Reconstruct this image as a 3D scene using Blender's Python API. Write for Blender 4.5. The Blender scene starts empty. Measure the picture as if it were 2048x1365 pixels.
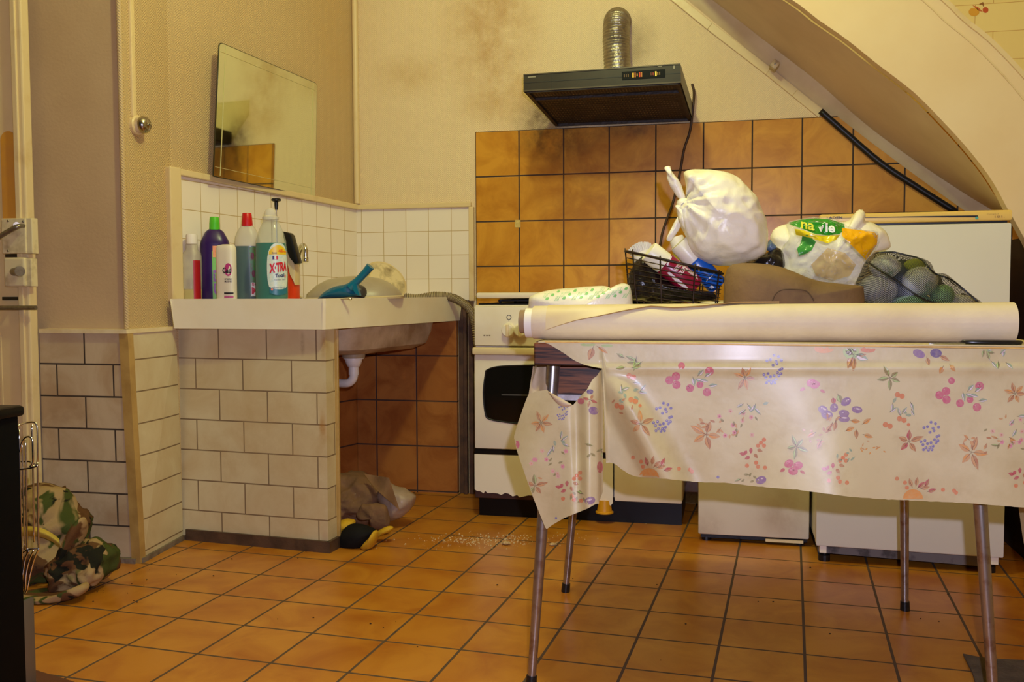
import bpy, bmesh, math, random
from mathutils import Vector, Matrix, noise
from mathutils.bvhtree import BVHTree
random.seed(7)
SC = bpy.context.scene
COL = SC.collection
PI = math.pi

# ------------------------------------------------------------------ camera
F_PX, YAW, PITCH, ROLL = 1866.8, 0.2254, 0.0518, -0.004
CAM = Vector((0, 0, 0.917))
_fw = Vector((-math.sin(YAW) * math.cos(PITCH), math.cos(YAW) * math.cos(PITCH), -math.sin(PITCH)))
_rt = Vector((math.cos(YAW), math.sin(YAW), 0))
_up = _rt.cross(_fw)
RT = _rt * math.cos(ROLL) + _up * math.sin(ROLL)
UP = -_rt * math.sin(ROLL) + _up * math.cos(ROLL)
cd = bpy.data.cameras.new('camera')
cd.sensor_width = 36.0
cd.lens = 36.0 * F_PX / 2048
cd.clip_start = 0.02
cam = bpy.data.objects.new('camera', cd)
COL.objects.link(cam)
cam.matrix_world = Matrix(((RT.x, UP.x, -_fw.x, CAM.x), (RT.y, UP.y, -_fw.y, CAM.y), (RT.z, UP.z, -_fw.z, CAM.z), (0, 0, 0, 1)))
SC.camera = cam

# ------------------------------------------------------------------ world, lights, exposure
SC.view_settings.view_transform = 'Standard'
SC.view_settings.look = 'None'
SC.view_settings.exposure = 0.0
SC.view_settings.gamma = 1.0
SC.view_settings.use_curve_mapping = False
W = bpy.data.worlds.new('world')
SC.world = W
W.use_nodes = True
W.node_tree.nodes['Background'].inputs[0].default_value = (1.0, 0.97, 0.45, 1)
W.node_tree.nodes['Background'].inputs[1].default_value = 0.03


def lamp(name, kind, loc, power, color, size):
    l = bpy.data.lights.new(name, kind)
    l.energy = power
    l.color = color
    l.shadow_soft_size = size
    o = bpy.data.objects.new(name, l)
    o.location = loc
    COL.objects.link(o)
    return o


# the room's warm ceiling bulb (above the table, out of frame) and the camera's flash
lamp('ceiling_bulb', 'POINT', (-0.5, 2.1, 2.6), 62, (0.905, 1.0, 0.48), 0.06)
fl = lamp('camera_flash', 'SPOT', (0.06, 0.0, 1.02), 148, (0.70, 0.70, 1.0), 0.012)
fl.data.spot_size = math.radians(110)
fl.data.spot_blend = 0.6
fl.matrix_world = Matrix.Translation((0.06, 0.0, 1.02)) @ cam.matrix_world.to_3x3().to_4x4()


# ------------------------------------------------------------------ measuring helpers (a sight line met with a plane of the room)
def ray(x, y):
    return RT * ((x - 1024) / F_PX) + UP * ((682.5 - y) / F_PX) + _fw


def PP(x, y, p0, n):
    d = ray(x, y)
    n = Vector(n)
    return CAM + d * ((Vector(p0) - CAM).dot(n) / d.dot(n))


def P(x, y, Y):
    return PP(x, y, (0, Y, 0), (0, 1, 0))


def PZ(x, y, Z=0.0):
    return PP(x, y, (0, 0, Z), (0, 0, 1))


# ------------------------------------------------------------------ materials
def _nt(name):
    m = bpy.data.materials.new(name)
    m.use_nodes = True
    t = m.node_tree
    return m, t, t.nodes, t.links, t.nodes['Principled BSDF']


def c4(c):
    return (c[0], c[1], c[2], 1)


def srgb(r, g, b):
    f = lambda v: (v / 255 / 12.92) if v / 255 < .04045 else ((v / 255 + .055) / 1.055) ** 2.4
    return (f(r), f(g), f(b))


def n_noise(N, L, vec, scale, detail=4, rough=.55, dist=0):
    n = N.new('ShaderNodeTexNoise')
    n.inputs['Scale'].default_value = scale
    n.inputs['Detail'].default_value = detail
    n.inputs['Roughness'].default_value = rough
    n.inputs['Distortion'].default_value = dist
    if vec is not None:
        L.new(vec, n.inputs['Vector'])
    return n


def n_ramp(N, L, src, a, b, ca=(0, 0, 0, 1), cb=(1, 1, 1, 1)):
    r = N.new('ShaderNodeValToRGB')
    r.color_ramp.elements[0].position = a
    r.color_ramp.elements[0].color = ca
    r.color_ramp.elements[1].position = b
    r.color_ramp.elements[1].color = cb
    L.new(src, r.inputs[0])
    return r


def n_mix(N, L, fac, a, b, mode='MIX'):
    m = N.new('ShaderNodeMix')
    m.data_type = 'RGBA'
    m.blend_type = mode
    for s, v in ((m.inputs[0], fac), (m.inputs[6], a), (m.inputs[7], b)):
        if isinstance(v, (int, float)):
            s.default_value = v
        elif isinstance(v, tuple):
            s.default_value = c4(v)
        else:
            L.new(v, s)
    return m.outputs[2]


def n_math(N, L, op, a, b=None):
    m = N.new('ShaderNodeMath')
    m.operation = op
    for i, v in enumerate((a, b)):
        if v is None:
            continue
        if isinstance(v, (int, float)):
            m.inputs[i].default_value = v
        else:
            L.new(v, m.inputs[i])
    return m.outputs[0]


def n_stain(N, L, pos, radius, nz, squash=(1, 1, 1)):
    """soft blotch round a world point, broken up by noise"""
    g = N.new('ShaderNodeNewGeometry')
    v = N.new('ShaderNodeVectorMath')
    v.operation = 'SUBTRACT'
    v.inputs[1].default_value = pos
    L.new(g.outputs['Position'], v.inputs[0])
    s = N.new('ShaderNodeVectorMath')
    s.operation = 'MULTIPLY'
    s.inputs[1].default_value = squash
    L.new(v.outputs[0], s.inputs[0])
    ln = N.new('ShaderNodeVectorMath')
    ln.operation = 'LENGTH'
    L.new(s.outputs[0], ln.inputs[0])
    mr = N.new('ShaderNodeMapRange')
    mr.inputs[1].default_value = radius
    mr.inputs[2].default_value = radius * .15
    mr.interpolation_type = 'SMOOTHSTEP'
    L.new(ln.outputs['Value'], mr.inputs[0])
    return n_math(N, L, 'MULTIPLY', mr.outputs[0], nz)


def mat(name, col, rough=.5, var=None, vs=6, vamt=.6, vlo=.4, vhi=.65, bump=0, bs=60, metal=0, spec=.5, trans=0, alpha=1, ior=1.45,
        stains=(), speck=None, coat=0, sub=0):
    m, t, N, L, b = _nt(name)
    tc = N.new('ShaderNodeTexCoord').outputs['Object']
    out = c4(col)
    src = None
    if var is not None:
        nz = n_noise(N, L, tc, vs, 5)
        f = n_ramp(N, L, nz.outputs[0], vlo, vhi)
        f2 = n_math(N, L, 'MULTIPLY', f.outputs[0], vamt)
        src = n_mix(N, L, f2, col, var)
    for (pos, rad, scol, st, sq) in stains:
        nz = n_noise(N, L, tc, 9, 6, .65)
        f = n_stain(N, L, pos, rad, n_ramp(N, L, nz.outputs[0], .3, .7).outputs[0], sq)
        f = n_math(N, L, 'MULTIPLY', f, st)
        src = n_mix(N, L, f, src if src is not None else col, scol)
    if speck:
        scol, ss, th = speck
        nz = n_noise(N, L, tc, ss, 2)
        f = n_ramp(N, L, nz.outputs[0], th, th + .03)
        src = n_mix(N, L, f.outputs[0], src if src is not None else col, scol)
    if src is not None:
        L.new(src, b.inputs['Base Color'])
    else:
        b.inputs['Base Color'].default_value = out
    b.inputs['Roughness'].default_value = rough
    b.inputs['Metallic'].default_value = metal
    b.inputs['Specular IOR Level'].default_value = spec
    b.inputs['Transmission Weight'].default_value = trans
    b.inputs['Alpha'].default_value = alpha
    b.inputs['IOR'].default_value = ior
    b.inputs['Coat Weight'].default_value = coat
    if sub:
        b.inputs['Subsurface Weight'].default_value = sub
        b.inputs['Subsurface Radius'].default_value = (.02, .02, .02)
    if bump:
        nz = n_noise(N, L, tc, bs, 4)
        bp = N.new('ShaderNodeBump')
        bp.inputs['Strength'].default_value = bump
        bp.inputs['Distance'].default_value = .01
        L.new(nz.outputs[0], bp.inputs['Height'])
        L.new(bp.outputs[0], b.inputs['Normal'])
    return m


def tile_mat(name, w, h, ca, cb, grout, cloud=None, offset=0.0, gap=.004, rough=.3, org=(0, 0), bump=.25, cs=9, stains=(), dirt=None):
    """ceramic tiles: UVs are metres on the surface"""
    m, t, N, L, b = _nt(name)
    uv = N.new('ShaderNodeTexCoord')
    mp = N.new('ShaderNodeMapping')
    mp.inputs['Location'].default_value = (-org[0] + 40 * w, -org[1] + 40 * h, 0)
    L.new(uv.outputs['UV'], mp.inputs['Vector'])
    br = N.new('ShaderNodeTexBrick')
    br.offset = offset
    br.offset_frequency = 2
    br.squash = 1
    L.new(mp.outputs[0], br.inputs['Vector'])
    br.inputs['Scale'].default_value = 1
    br.inputs['Brick Width'].default_value = w
    br.inputs['Row Height'].default_value = h
    br.inputs['Mortar Size'].default_value = gap
    br.inputs['Mortar Smooth'].default_value = .15
    br.inputs['Bias'].default_value = 0
    br.inputs['Color1'].default_value = c4(ca)
    br.inputs['Color2'].default_value = c4(cb)
    br.inputs['Mortar'].default_value = c4(grout)
    col = br.outputs['Color']
    ob = uv.outputs['Object']
    inv = n_math(N, L, 'SUBTRACT', 1.0, br.outputs['Fac'])
    if cloud:
        nz = n_noise(N, L, ob, cs, 5, .6, .8)
        f = n_ramp(N, L, nz.outputs[0], .38, .68)
        f = n_math(N, L, 'MULTIPLY', f.outputs[0], inv)
        f = n_math(N, L, 'MULTIPLY', f, .95)
        col = n_mix(N, L, f, col, cloud)
    if dirt:
        nz = n_noise(N, L, ob, 4.5, 7, .7)
        f = n_ramp(N, L, nz.outputs[0], .5, .8)
        col = n_mix(N, L, n_math(N, L, 'MULTIPLY', f.outputs[0], .6), col, dirt)
    for (pos, rad, scol, st, sq) in stains:
        nz = n_noise(N, L, ob, 11, 6, .65)
        f = n_stain(N, L, pos, rad, n_ramp(N, L, nz.outputs[0], .3, .7).outputs[0], sq)
        col = n_mix(N, L, n_math(N, L, 'MULTIPLY', f, st), col, scol)
    L.new(col, b.inputs['Base Color'])
    r = n_math(N, L, 'MULTIPLY', br.outputs['Fac'], .5)
    L.new(n_math(N, L, 'ADD', r, rough), b.inputs['Roughness'])
    bp = N.new('ShaderNodeBump')
    bp.inputs['Strength'].default_value = bump
    bp.inputs['Distance'].default_value = .004
    L.new(inv, bp.inputs['Height'])
    L.new(bp.outputs[0], b.inputs['Normal'])
    return m


def wall_mat(name, col, var, stains=(), chev=True, strength=.6):
    """painted relief wallpaper with a fine chevron emboss, plus grime"""
    m, t, N, L, b = _nt(name)
    uv = N.new('ShaderNodeTexCoord')
    ob = uv.outputs['Object']
    nz = n_noise(N, L, ob, 1.6, 6, .6)
    f = n_ramp(N, L, nz.outputs[0], .4, .7)
    src = n_mix(N, L, n_math(N, L, 'MULTIPLY', f.outputs[0], .5), col, var)
    for (pos, rad, scol, st, sq) in stains:
        n2 = n_noise(N, L, ob, 7, 7, .7)
        k = n_stain(N, L, pos, rad, n_ramp(N, L, n2.outputs[0], .3, .7).outputs[0], sq)
        src = n_mix(N, L, n_math(N, L, 'MULTIPLY', k, st), src, scol)
    L.new(src, b.inputs['Base Color'])
    b.inputs['Roughness'].default_value = .5
    b.inputs['Specular IOR Level'].default_value = .35
    sp = N.new('ShaderNodeSeparateXYZ')
    L.new(uv.outputs['UV'], sp.inputs[0])
    pg = n_math(N, L, 'PINGPONG', sp.outputs[0], .022)
    v = n_math(N, L, 'ADD', sp.outputs[1], pg)
    s = n_math(N, L, 'SINE', n_math(N, L, 'MULTIPLY', v, 2 * PI / .0095))
    fine = n_noise(N, L, ob, 120, 3)
    hgt = n_math(N, L, 'ADD', n_math(N, L, 'MULTIPLY', s, .5 if chev else .05), n_math(N, L, 'MULTIPLY', fine.outputs[0], 1.0))
    bp = N.new('ShaderNodeBump')
    bp.inputs['Strength'].default_value = strength
    bp.inputs['Distance'].default_value = .002
    L.new(hgt, bp.inputs['Height'])
    L.new(bp.outputs[0], b.inputs['Normal'])
    return m


_pc = {}


def pm(rgb, rough=.45, soft=None):
    """print / plain colour by sRGB triple; soft mixes towards another colour in a painterly way"""
    k = (rgb, rough, soft)
    if k not in _pc:
        c = srgb(*rgb)
        _pc[k] = mat('print_%d_%d_%d' % rgb, c, rough, var=srgb(*soft) if soft else None, vs=140, vamt=.75, vlo=.35, vhi=.7)
    return _pc[k]


# ------------------------------------------------------------------ mesh builder
class B:
    def __init__(s):
        s.bm = bmesh.new()
        s.mi = 0

    def face(s, vs):
        try:
            f = s.bm.faces.new(vs)
            f.material_index = s.mi
            return f
        except ValueError:
            return None

    def v(s, p):
        return s.bm.verts.new(p)

    def obox(s, c, ax, ay, az, bev=0, seg=2):
        c, ax, ay, az = Vector(c), Vector(ax), Vector(ay), Vector(az)
        vs = [s.v(c + ax * i + ay * j + az * k) for k in (-1, 1) for j in (-1, 1) for i in (-1, 1)]
        fs = [s.face([vs[i] for i in q]) for q in ((0, 2, 3, 1), (4, 5, 7, 6), (0, 1, 5, 4), (2, 6, 7, 3), (0, 4, 6, 2), (1, 3, 7, 5))]
        if bev:
            es = list({e for f in fs for e in f.edges})
            r = bmesh.ops.bevel(s.bm, geom=es, offset=bev, segments=seg, profile=.5, affect='EDGES')
            for f in r['faces']:
                f.material_index = s.mi
        return s

    def box(s, x0, x1, y0, y1, z0, z1, bev=0, seg=2):
        return s.obox(((x0 + x1) / 2, (y0 + y1) / 2, (z0 + z1) / 2), ((x1 - x0) / 2, 0, 0), (0, (y1 - y0) / 2, 0), (0, 0, (z1 - z0) / 2), bev, seg)

    def beam(s, a, b, w, h, up=(0, 0, 1), bev=0):
        a, b = Vector(a), Vector(b)
        d = (b - a)
        side = d.cross(Vector(up)).normalized()
        u = side.cross(d).normalized()
        return s.obox((a + b) / 2, d / 2, side * w / 2, u * h / 2, bev)

    def tube(s, pts, r, seg=8, closed=False, cap=True, alt=0):
        pts = [Vector(p) for p in pts]
        n = len(pts)
        rs = r if isinstance(r, (list, tuple)) else [r] * n
        rings = []
        prev = None
        for i in range(n):
            a = pts[i - 1] if (i > 0 or closed) else pts[i]
            b = pts[(i + 1) % n] if (i < n - 1 or closed) else pts[i]
            d = (b - a)
            if d.length < 1e-9:
                d = Vector((0, 0, 1))
            d.normalize()
            if prev is None:
                h = Vector((0, 0, 1)) if abs(d.z) < .9 else Vector((1, 0, 0))
                u = d.cross(h).normalized()
            else:
                u = (prev - d * prev.dot(d)).normalized()
            prev = u
            w = d.cross(u)
            rings.append([s.v(pts[i] + (u * math.cos(2 * PI * k / seg) + w * math.sin(2 * PI * k / seg)) * rs[i]) for k in range(seg)])
        m = n if closed else n - 1
        for i in range(m):
            A, C = rings[i], rings[(i + 1) % n]
            if alt:
                s.mi = (i // alt) % 2
            for k in range(seg):
                s.face([A[k], A[(k + 1) % seg], C[(k + 1) % seg], C[k]])
        if cap and not closed:
            s.face(rings[0][::-1])
            s.face(rings[-1])
        return s

    def lathe(s, prof, M=None, seg=24, sx=1, sy=1, cap=True, squ=0):
        """profile [(r,z)] round Z then matrix M; squ > 0 squares the section"""
        M = M or Matrix()
        rings = []
        for r, z in prof:
            ring = []
            for k in range(seg):
                a = 2 * PI * k / seg
                cx, cy = math.cos(a), math.sin(a)
                if squ:
                    q = (abs(cx) ** (2 + squ) + abs(cy) ** (2 + squ)) ** (-1 / (2 + squ))
                    cx, cy = cx * q, cy * q
                ring.append(s.v(M @ Vector((r * cx * sx, r * cy * sy, z))))
            rings.append(ring)
        for A, C in zip(rings, rings[1:]):
            for k in range(seg):
                s.face([A[k], A[(k + 1) % seg], C[(k + 1) % seg], C[k]])
        if cap:
            s.face(rings[0][::-1])
            s.face(rings[-1])
        return s

    def grid(s, fn, nu, nv):
        g = [[s.v(fn(i / nu, j / nv)) for i in range(nu + 1)] for j in range(nv + 1)]
        for j in range(nv):
            for i in range(nu):
                s.face([g[j][i], g[j][i + 1], g[j + 1][i + 1], g[j + 1][i]])
        return s

    def quad(s, a, b, c, d, nu=1, nv=1):
        a, b, c, d = map(Vector, (a, b, c, d))
        return s.grid(lambda u, v: (a * (1 - u) + b * u) * (1 - v) + (d * (1 - u) + c * u) * v, nu, nv)

    def prism(s, poly, off, bev=0):
        off = Vector(off)
        A = [s.v(Vector(p)) for p in poly]
        C = [s.v(Vector(p) + off) for p in poly]
        n = len(A)
        fs = [s.face(A[::-1]), s.face(C)]
        for i in range(n):
            fs.append(s.face([A[i], A[(i + 1) % n], C[(i + 1) % n], C[i]]))
        if bev:
            es = [e for f in fs[:2] if f for e in f.edges]
            r = bmesh.ops.bevel(s.bm, geom=es, offset=bev, segments=2, profile=.5, affect='EDGES')
            for f in r['faces']:
                f.material_index = s.mi
        return s

    def ball(s, c, rx, ry, rz, nu=20, nv=12, fn=None):
        c = Vector(c)

        def f(u, v):
            a, b = 2 * PI * u, PI * (v - .5)
            d = Vector((math.cos(a) * math.cos(b), math.sin(a) * math.cos(b), math.sin(b)))
            k = fn(d) if fn else 1
            return c + Vector((d.x * rx, d.y * ry, d.z * rz)) * k
        return s.grid(f, nu, nv)

    def blob(s, outline, Y, df, db, cpx=None, amp=0, freq=12, ridge=False, na=64, nr=14, seed=0, zmin=None, puff=1.0):
        """a soft body whose outline (sight lines at depth Y) is given; df/db: how far it swells to the front and the back"""
        n = len(outline)
        if cpx is None:
            cpx = (sum(p[0] for p in outline) / n, sum(p[1] for p in outline) / n)
        cen = P(cpx[0], cpx[1], Y)
        rim = [P(x, y, Y) for x, y in outline]
        segs = [(rim[(i + 1) % n] - rim[i]).length for i in range(n)]
        tot = sum(segs)
        pts = []
        for k in range(na):
            d = tot * k / na
            i = 0
            while d > segs[i]:
                d -= segs[i]
                i += 1
            pts.append(rim[i].lerp(rim[(i + 1) % n], d / segs[i]))
        sd = Vector((seed * 3.1, seed * 1.7, seed * 2.3))

        def disp(p, q):
            if not amp:
                return Vector((0, 0, 0))
            if ridge:
                v = noise.noise(p * freq + sd)
                h = 1 - 2 * abs(v)
                h += .5 * (1 - 2 * abs(noise.noise(p * freq * 2.3 + sd * 2)))
                h -= .7
            else:
                h = noise.noise(p * freq + sd) + .5 * noise.noise(p * freq * 2.1 + sd)
            return (p - cen).normalized() * h * amp * q
        rows = []
        for sgn, dep in ((-1, df), (1, db)):
            for j in range(nr + 1):
                ph = PI / 2 * j / nr
                rows.append((sgn, dep, ph))
        front = []
        for sgn, dep in ((-1, df), (1, db)):
            side = []
            for j in range(nr):
                ph = PI / 2 * j / nr
                ring = []
                for p in pts:
                    q = cen + (p - cen) * math.cos(ph) ** puff
                    q = q + Vector((0, sgn * dep * math.sin(ph), 0))
                    q = q + disp(q, .35 + .65 * math.sin(ph))
                    if zmin is not None and q.z < zmin:
                        q.z = zmin
                    ring.append(q)
                side.append(ring)
            front.append((side, cen + Vector((0, sgn * dep, 0))))
        base = [s.v(p) for p in front[0][0][0]]
        for idx, (side, apex) in enumerate(front):
            prev = base
            for ring in side[1:]:
                cur = [s.v(p) for p in ring]
                for k in range(na):
                    q = [prev[k], prev[(k + 1) % na], cur[(k + 1) % na], cur[k]]
                    s.face(q if idx == 0 else q[::-1])
                prev = cur
            if zmin is not None and apex.z < zmin:
                apex.z = zmin
            av = s.v(apex)
            for k in range(na):
                q = [prev[k], prev[(k + 1) % na], av]
                s.face(q if idx == 0 else q[::-1])
        return s

    def merge(s, d=1e-5):
        bmesh.ops.remove_doubles(s.bm, verts=s.bm.verts[:], dist=d)
        return s


WLOC = {}


def autouv(bm, fn=None):
    uv = bm.loops.layers.uv.new('UVMap')
    for f in bm.faces:
        n = f.normal
        ax = max(range(3), key=lambda i: abs(n[i]))
        for l in f.loops:
            c = l.vert.co
            if fn:
                l[uv].uv = fn(c)
            else:
                l[uv].uv = (c.y, c.z) if ax == 0 else (c.x, c.z) if ax == 1 else (c.x, c.y)


def tag(o, label=None, cat=None, group=None, kind=None):
    if label:
        o['label'] = label
    if cat:
        o['category'] = cat
    if group:
        o['group'] = group
    if kind:
        o['kind'] = kind
    return o


def thing(name, label, cat, loc=(0, 0, 0), group=None, parent=None):
    o = bpy.data.objects.new(name, None)
    o.empty_display_size = .05
    COL.objects.link(o)
    o.location = loc
    WLOC[o.name] = Vector(loc)
    return tag(o, label, cat, group)


def obj(name, b, mats, parent=None, smooth=None, uvfn=None, label=None, norm=True):
    """link the builder's mesh as ONE object; vertices are given in world space"""
    bm = b.bm
    if norm:
        bmesh.ops.recalc_face_normals(bm, faces=bm.faces[:])
    bm.normal_update()
    if not bm.loops.layers.uv:
        autouv(bm, uvfn)
    base = WLOC[parent.name] if parent else Vector((0, 0, 0))
    if not parent and len(bm.verts):
        xs = [v.co for v in bm.verts]
        base = Vector((sum(p.x for p in xs) / len(xs), sum(p.y for p in xs) / len(xs), min(p.z for p in xs)))
        if smooth == 'world':
            base = Vector((0, 0, 0))
            smooth = None
    off = base
    bmesh.ops.translate(bm, verts=bm.verts[:], vec=-off)
    me = bpy.data.meshes.new(name)
    bm.to_mesh(me)
    bm.free()
    for m in (mats if isinstance(mats, (list, tuple)) else [mats]):
        me.materials.append(m)
    if smooth:
        me.polygons.foreach_set('use_smooth', [True] * len(me.polygons))
        if smooth is not True:
            me.set_sharp_from_angle(angle=math.radians(smooth))
    o = bpy.data.objects.new(name, me)
    COL.objects.link(o)
    if parent:
        o.parent = parent
        WLOC[o.name] = off
    else:
        o.location = base
        WLOC[o.name] = base
    if label:
        o['label'] = label
    return o


def struct(name, b, mats, smooth=None, uvfn=None):
    bm = b.bm
    o = obj(name, b, mats, None, 'world' if not smooth else smooth, uvfn)
    o['kind'] = 'structure'
    return o


# ------------------------------------------------------------------ lettering and prints laid on a surface
class Surf:
    def __init__(s, bms, off=.0006):
        s.t = [BVHTree.FromBMesh(b) for b in bms]
        s.off = off

    def hit(s, x, y):
        d = ray(x, y).normalized()
        best = None
        for t in s.t:
            p, n, i, dist = t.ray_cast(CAM, d)
            if p is not None and (best is None or dist < best[1]):
                if n.dot(d) > 0:
                    n = -n
                best = (p + n * s.off - d * s.off, dist)
        return best[0] if best else None


def glyphs(txt, bold=0.0):
    cu = bpy.data.curves.new('lettering', 'FONT')
    cu.body = txt
    cu.size = 1
    cu.offset = bold
    cu.resolution_u = 3
    o = bpy.data.objects.new('lettering', cu)
    COL.objects.link(o)
    bpy.context.view_layer.update()
    me = bpy.data.meshes.new_from_object(o)
    COL.objects.unlink(o)
    bpy.data.objects.remove(o)
    vs = [v.co.copy() for v in me.vertices]
    fs = [tuple(p.vertices) for p in me.polygons]
    bpy.data.meshes.remove(me)
    x0 = min(v.x for v in vs)
    x1 = max(v.x for v in vs)
    y0 = min(v.y for v in vs)
    y1 = max(v.y for v in vs)
    return [((v.x - x0) / (x1 - x0), (v.y - y0) / (y1 - y0)) for v in vs], fs


def letter(b, txt, fn, bold=.02):
    """fn(u,v) in 0..1 of the text's own box -> point"""
    vs, fs = glyphs(txt, bold)
    V = [fn(u, v) for u, v in vs]
    if any(p is None for p in V):
        return b
    V = [b.v(p) for p in V]
    for f in fs:
        b.face([V[i] for i in f])
    return b


def bil(q, u, v):
    """px quad: bottom-left, bottom-right, top-right, top-left"""
    a, b_, c, d = q
    return tuple((a[i] * (1 - u) + b_[i] * u) * (1 - v) + (d[i] * (1 - u) + c[i] * u) * v for i in (0, 1))


def patch(b, S, poly, n=5):
    """fill a px polygon on a surface, as a fan with subdivided spokes"""
    cx = sum(p[0] for p in poly) / len(poly)
    cy = sum(p[1] for p in poly) / len(poly)
    rings = []
    for j in range(1, n + 1):
        k = j / n
        rings.append([S.hit(cx + (x - cx) * k, cy + (y - cy) * k) for x, y in poly])
    c = S.hit(cx, cy)
    if c is None:
        return b
    V = []
    for r in rings:
        V.append([b.v(p) if p is not None else None for p in r])
    cv = b.v(c)
    m = len(poly)
    for i in range(m):
        q = [cv, V[0][i], V[0][(i + 1) % m]]
        if None not in q:
            b.face(q)
    for A, C in zip(V, V[1:]):
        for i in range(m):
            q = [A[i], C[i], C[(i + 1) % m], A[(i + 1) % m]]
            if None not in q:
                b.face(q)
    return b


def dense(poly, step):
    out = []
    for i in range(len(poly)):
        a, c = poly[i], poly[(i + 1) % len(poly)]
        k = max(1, int(math.hypot(c[0] - a[0], c[1] - a[1]) / step))
        out += [(a[0] + (c[0] - a[0]) * j / k, a[1] + (c[1] - a[1]) * j / k) for j in range(k)]
    return out


def disc_px(cx, cy, rx, ry=None, a=0, n=12):
    ry = ry or rx
    return [(cx + rx * math.cos(t) * math.cos(a) - ry * math.sin(t) * math.sin(a), cy + rx * math.cos(t) * math.sin(a) + ry * math.sin(t) * math.cos(a))
            for t in [2 * PI * i / n for i in range(n)]]


def rounded(x0, x1, y0, y1, r, n=5):
    out = []
    for cx, cy, a0 in ((x1 - r, y1 - r, 0), (x0 + r, y1 - r, PI / 2), (x0 + r, y0 + r, PI), (x1 - r, y0 + r, 3 * PI / 2)):
        out += [(cx + r * math.cos(a0 + PI / 2 * i / n), cy + r * math.sin(a0 + PI / 2 * i / n)) for i in range(n + 1)]
    return out


def axis_m(a, b):
    """matrix with origin a and Z towards b"""
    a, b = Vector(a), Vector(b)
    z = (b - a).normalized()
    return Matrix.Translation(a) @ z.to_track_quat('Z', 'Y').to_matrix().to_4x4()


def smooth_path(pts, n=6):
    pts = [Vector(p) for p in pts]
    out = []
    for i in range(len(pts) - 1):
        p0, p1, p2, p3 = pts[max(i - 1, 0)], pts[i], pts[i + 1], pts[min(i + 2, len(pts) - 1)]
        for k in range(n):
            t = k / n
            out.append(.5 * ((2 * p1) + (p2 - p0) * t + (2 * p0 - 5 * p1 + 4 * p2 - p3) * t * t + (3 * p1 - p0 - 3 * p2 + p3) * t ** 3))
    out.append(pts[-1])
    return out


def spline_px(pts, n=6):
    return [(p.x, p.y) for p in smooth_path([Vector((x, y, 0)) for x, y in pts], n)]




# =================================================================== THE ROOM
WY = 4.0815
A2 = Vector((-1.676, WY, 0))          # corner of the back wall and the mirror wall
B2 = Vector((-1.980, 3.070, 0))       # where the sink's front meets the wall
C2 = Vector((-1.985, 2.800, 0))       # arris of the projecting wall on the left
LN = Vector((0.958, -0.288, 0))       # normal of the mirror wall
ZC = 3.0
Z1 = Vector((0, 0, 1))

cream = srgb(234, 208, 162)
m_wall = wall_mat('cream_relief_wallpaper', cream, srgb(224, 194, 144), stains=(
    ((-1.02, WY, 2.12), .30, srgb(176, 122, 46), .75, (1, 1, .55)), ((-.95, WY, 1.78), .3, srgb(190, 142, 66), .5, (1, 1, 1.6)),
    ((-.78, WY, 1.64), .2, srgb(70, 38, 16), 1.0, (1, 1, 1)), ((-1.4, WY, 1.9), .3, srgb(200, 160, 96), .45, (1, 1, 2.2)),
    ((-.38, WY, 2.0), .12, srgb(120, 90, 50), .5, (1, 1, .7)), ((-1.7, WY, 2.2), .35, srgb(196, 150, 80), .4, (1.6, 1, 1))))
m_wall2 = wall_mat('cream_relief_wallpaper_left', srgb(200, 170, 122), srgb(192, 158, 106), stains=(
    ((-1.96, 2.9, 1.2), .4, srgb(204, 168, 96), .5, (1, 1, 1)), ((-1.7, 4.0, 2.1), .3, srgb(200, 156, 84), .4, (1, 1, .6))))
m_grey = mat('mauve_grey_wall_paint', srgb(200, 168, 126), .6, srgb(184, 152, 112), 2.5, .6, bump=.1, bs=90)
m_ceil = mat('ceiling_paint', srgb(235, 220, 185), .8)
m_trim = mat('cream_gloss_trim', srgb(224, 198, 146), .35, srgb(196, 158, 96), 9, .6, .55, .75)
m_ledge = mat('cream_ledge_paint', srgb(232, 212, 166), .35, srgb(206, 172, 112), 14, .5)
m_brown = tile_mat('ochre_wall_tiles', .2, .2, srgb(220, 158, 54), srgb(210, 146, 44), srgb(58, 40, 26), cloud=srgb(182, 116, 28), gap=.0035,
                   org=(-1.098, 1.635), cs=7, rough=.28, stains=(((-.74, 4.07, 1.62), .25, srgb(50, 26, 12), 1.0, (1, 1, 1.2)), ((-.40, 4.07, 1.64), .3, srgb(60, 32, 14), .8, (.8, 1, 3)), ((-.6, 4.07, 1.35), .35, srgb(140, 82, 32), .5, (1, 1, 1))))
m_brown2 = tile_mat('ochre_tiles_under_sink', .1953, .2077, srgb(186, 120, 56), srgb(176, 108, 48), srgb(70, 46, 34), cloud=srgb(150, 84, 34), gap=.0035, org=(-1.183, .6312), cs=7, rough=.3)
m_white = tile_mat('white_wall_tiles', .108, .108, srgb(240, 226, 206), srgb(236, 220, 198), srgb(190, 160, 104), gap=.0016, org=(-1.676 + .03, 1.305), rough=.2, bump=.15)
m_white2 = tile_mat('white_wall_tiles_left', .0925, .108, srgb(240, 226, 206), srgb(236, 220, 198), srgb(190, 160, 104), gap=.0016, org=(0, 1.308), rough=.2, bump=.15)
m_floor = tile_mat('ochre_floor_tiles', .2119, .2119, srgb(202, 134, 42), srgb(194, 124, 34), srgb(84, 62, 42), cloud=srgb(172, 98, 22), gap=.004, org=(-1.2293, 3.0657),
                   rough=.3, cs=6, bump=.35)
bt_a, bt_b, bt_g, bt_c = srgb(216, 200, 158), srgb(211, 194, 152), srgb(128, 104, 74), srgb(200, 176, 130)
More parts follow.
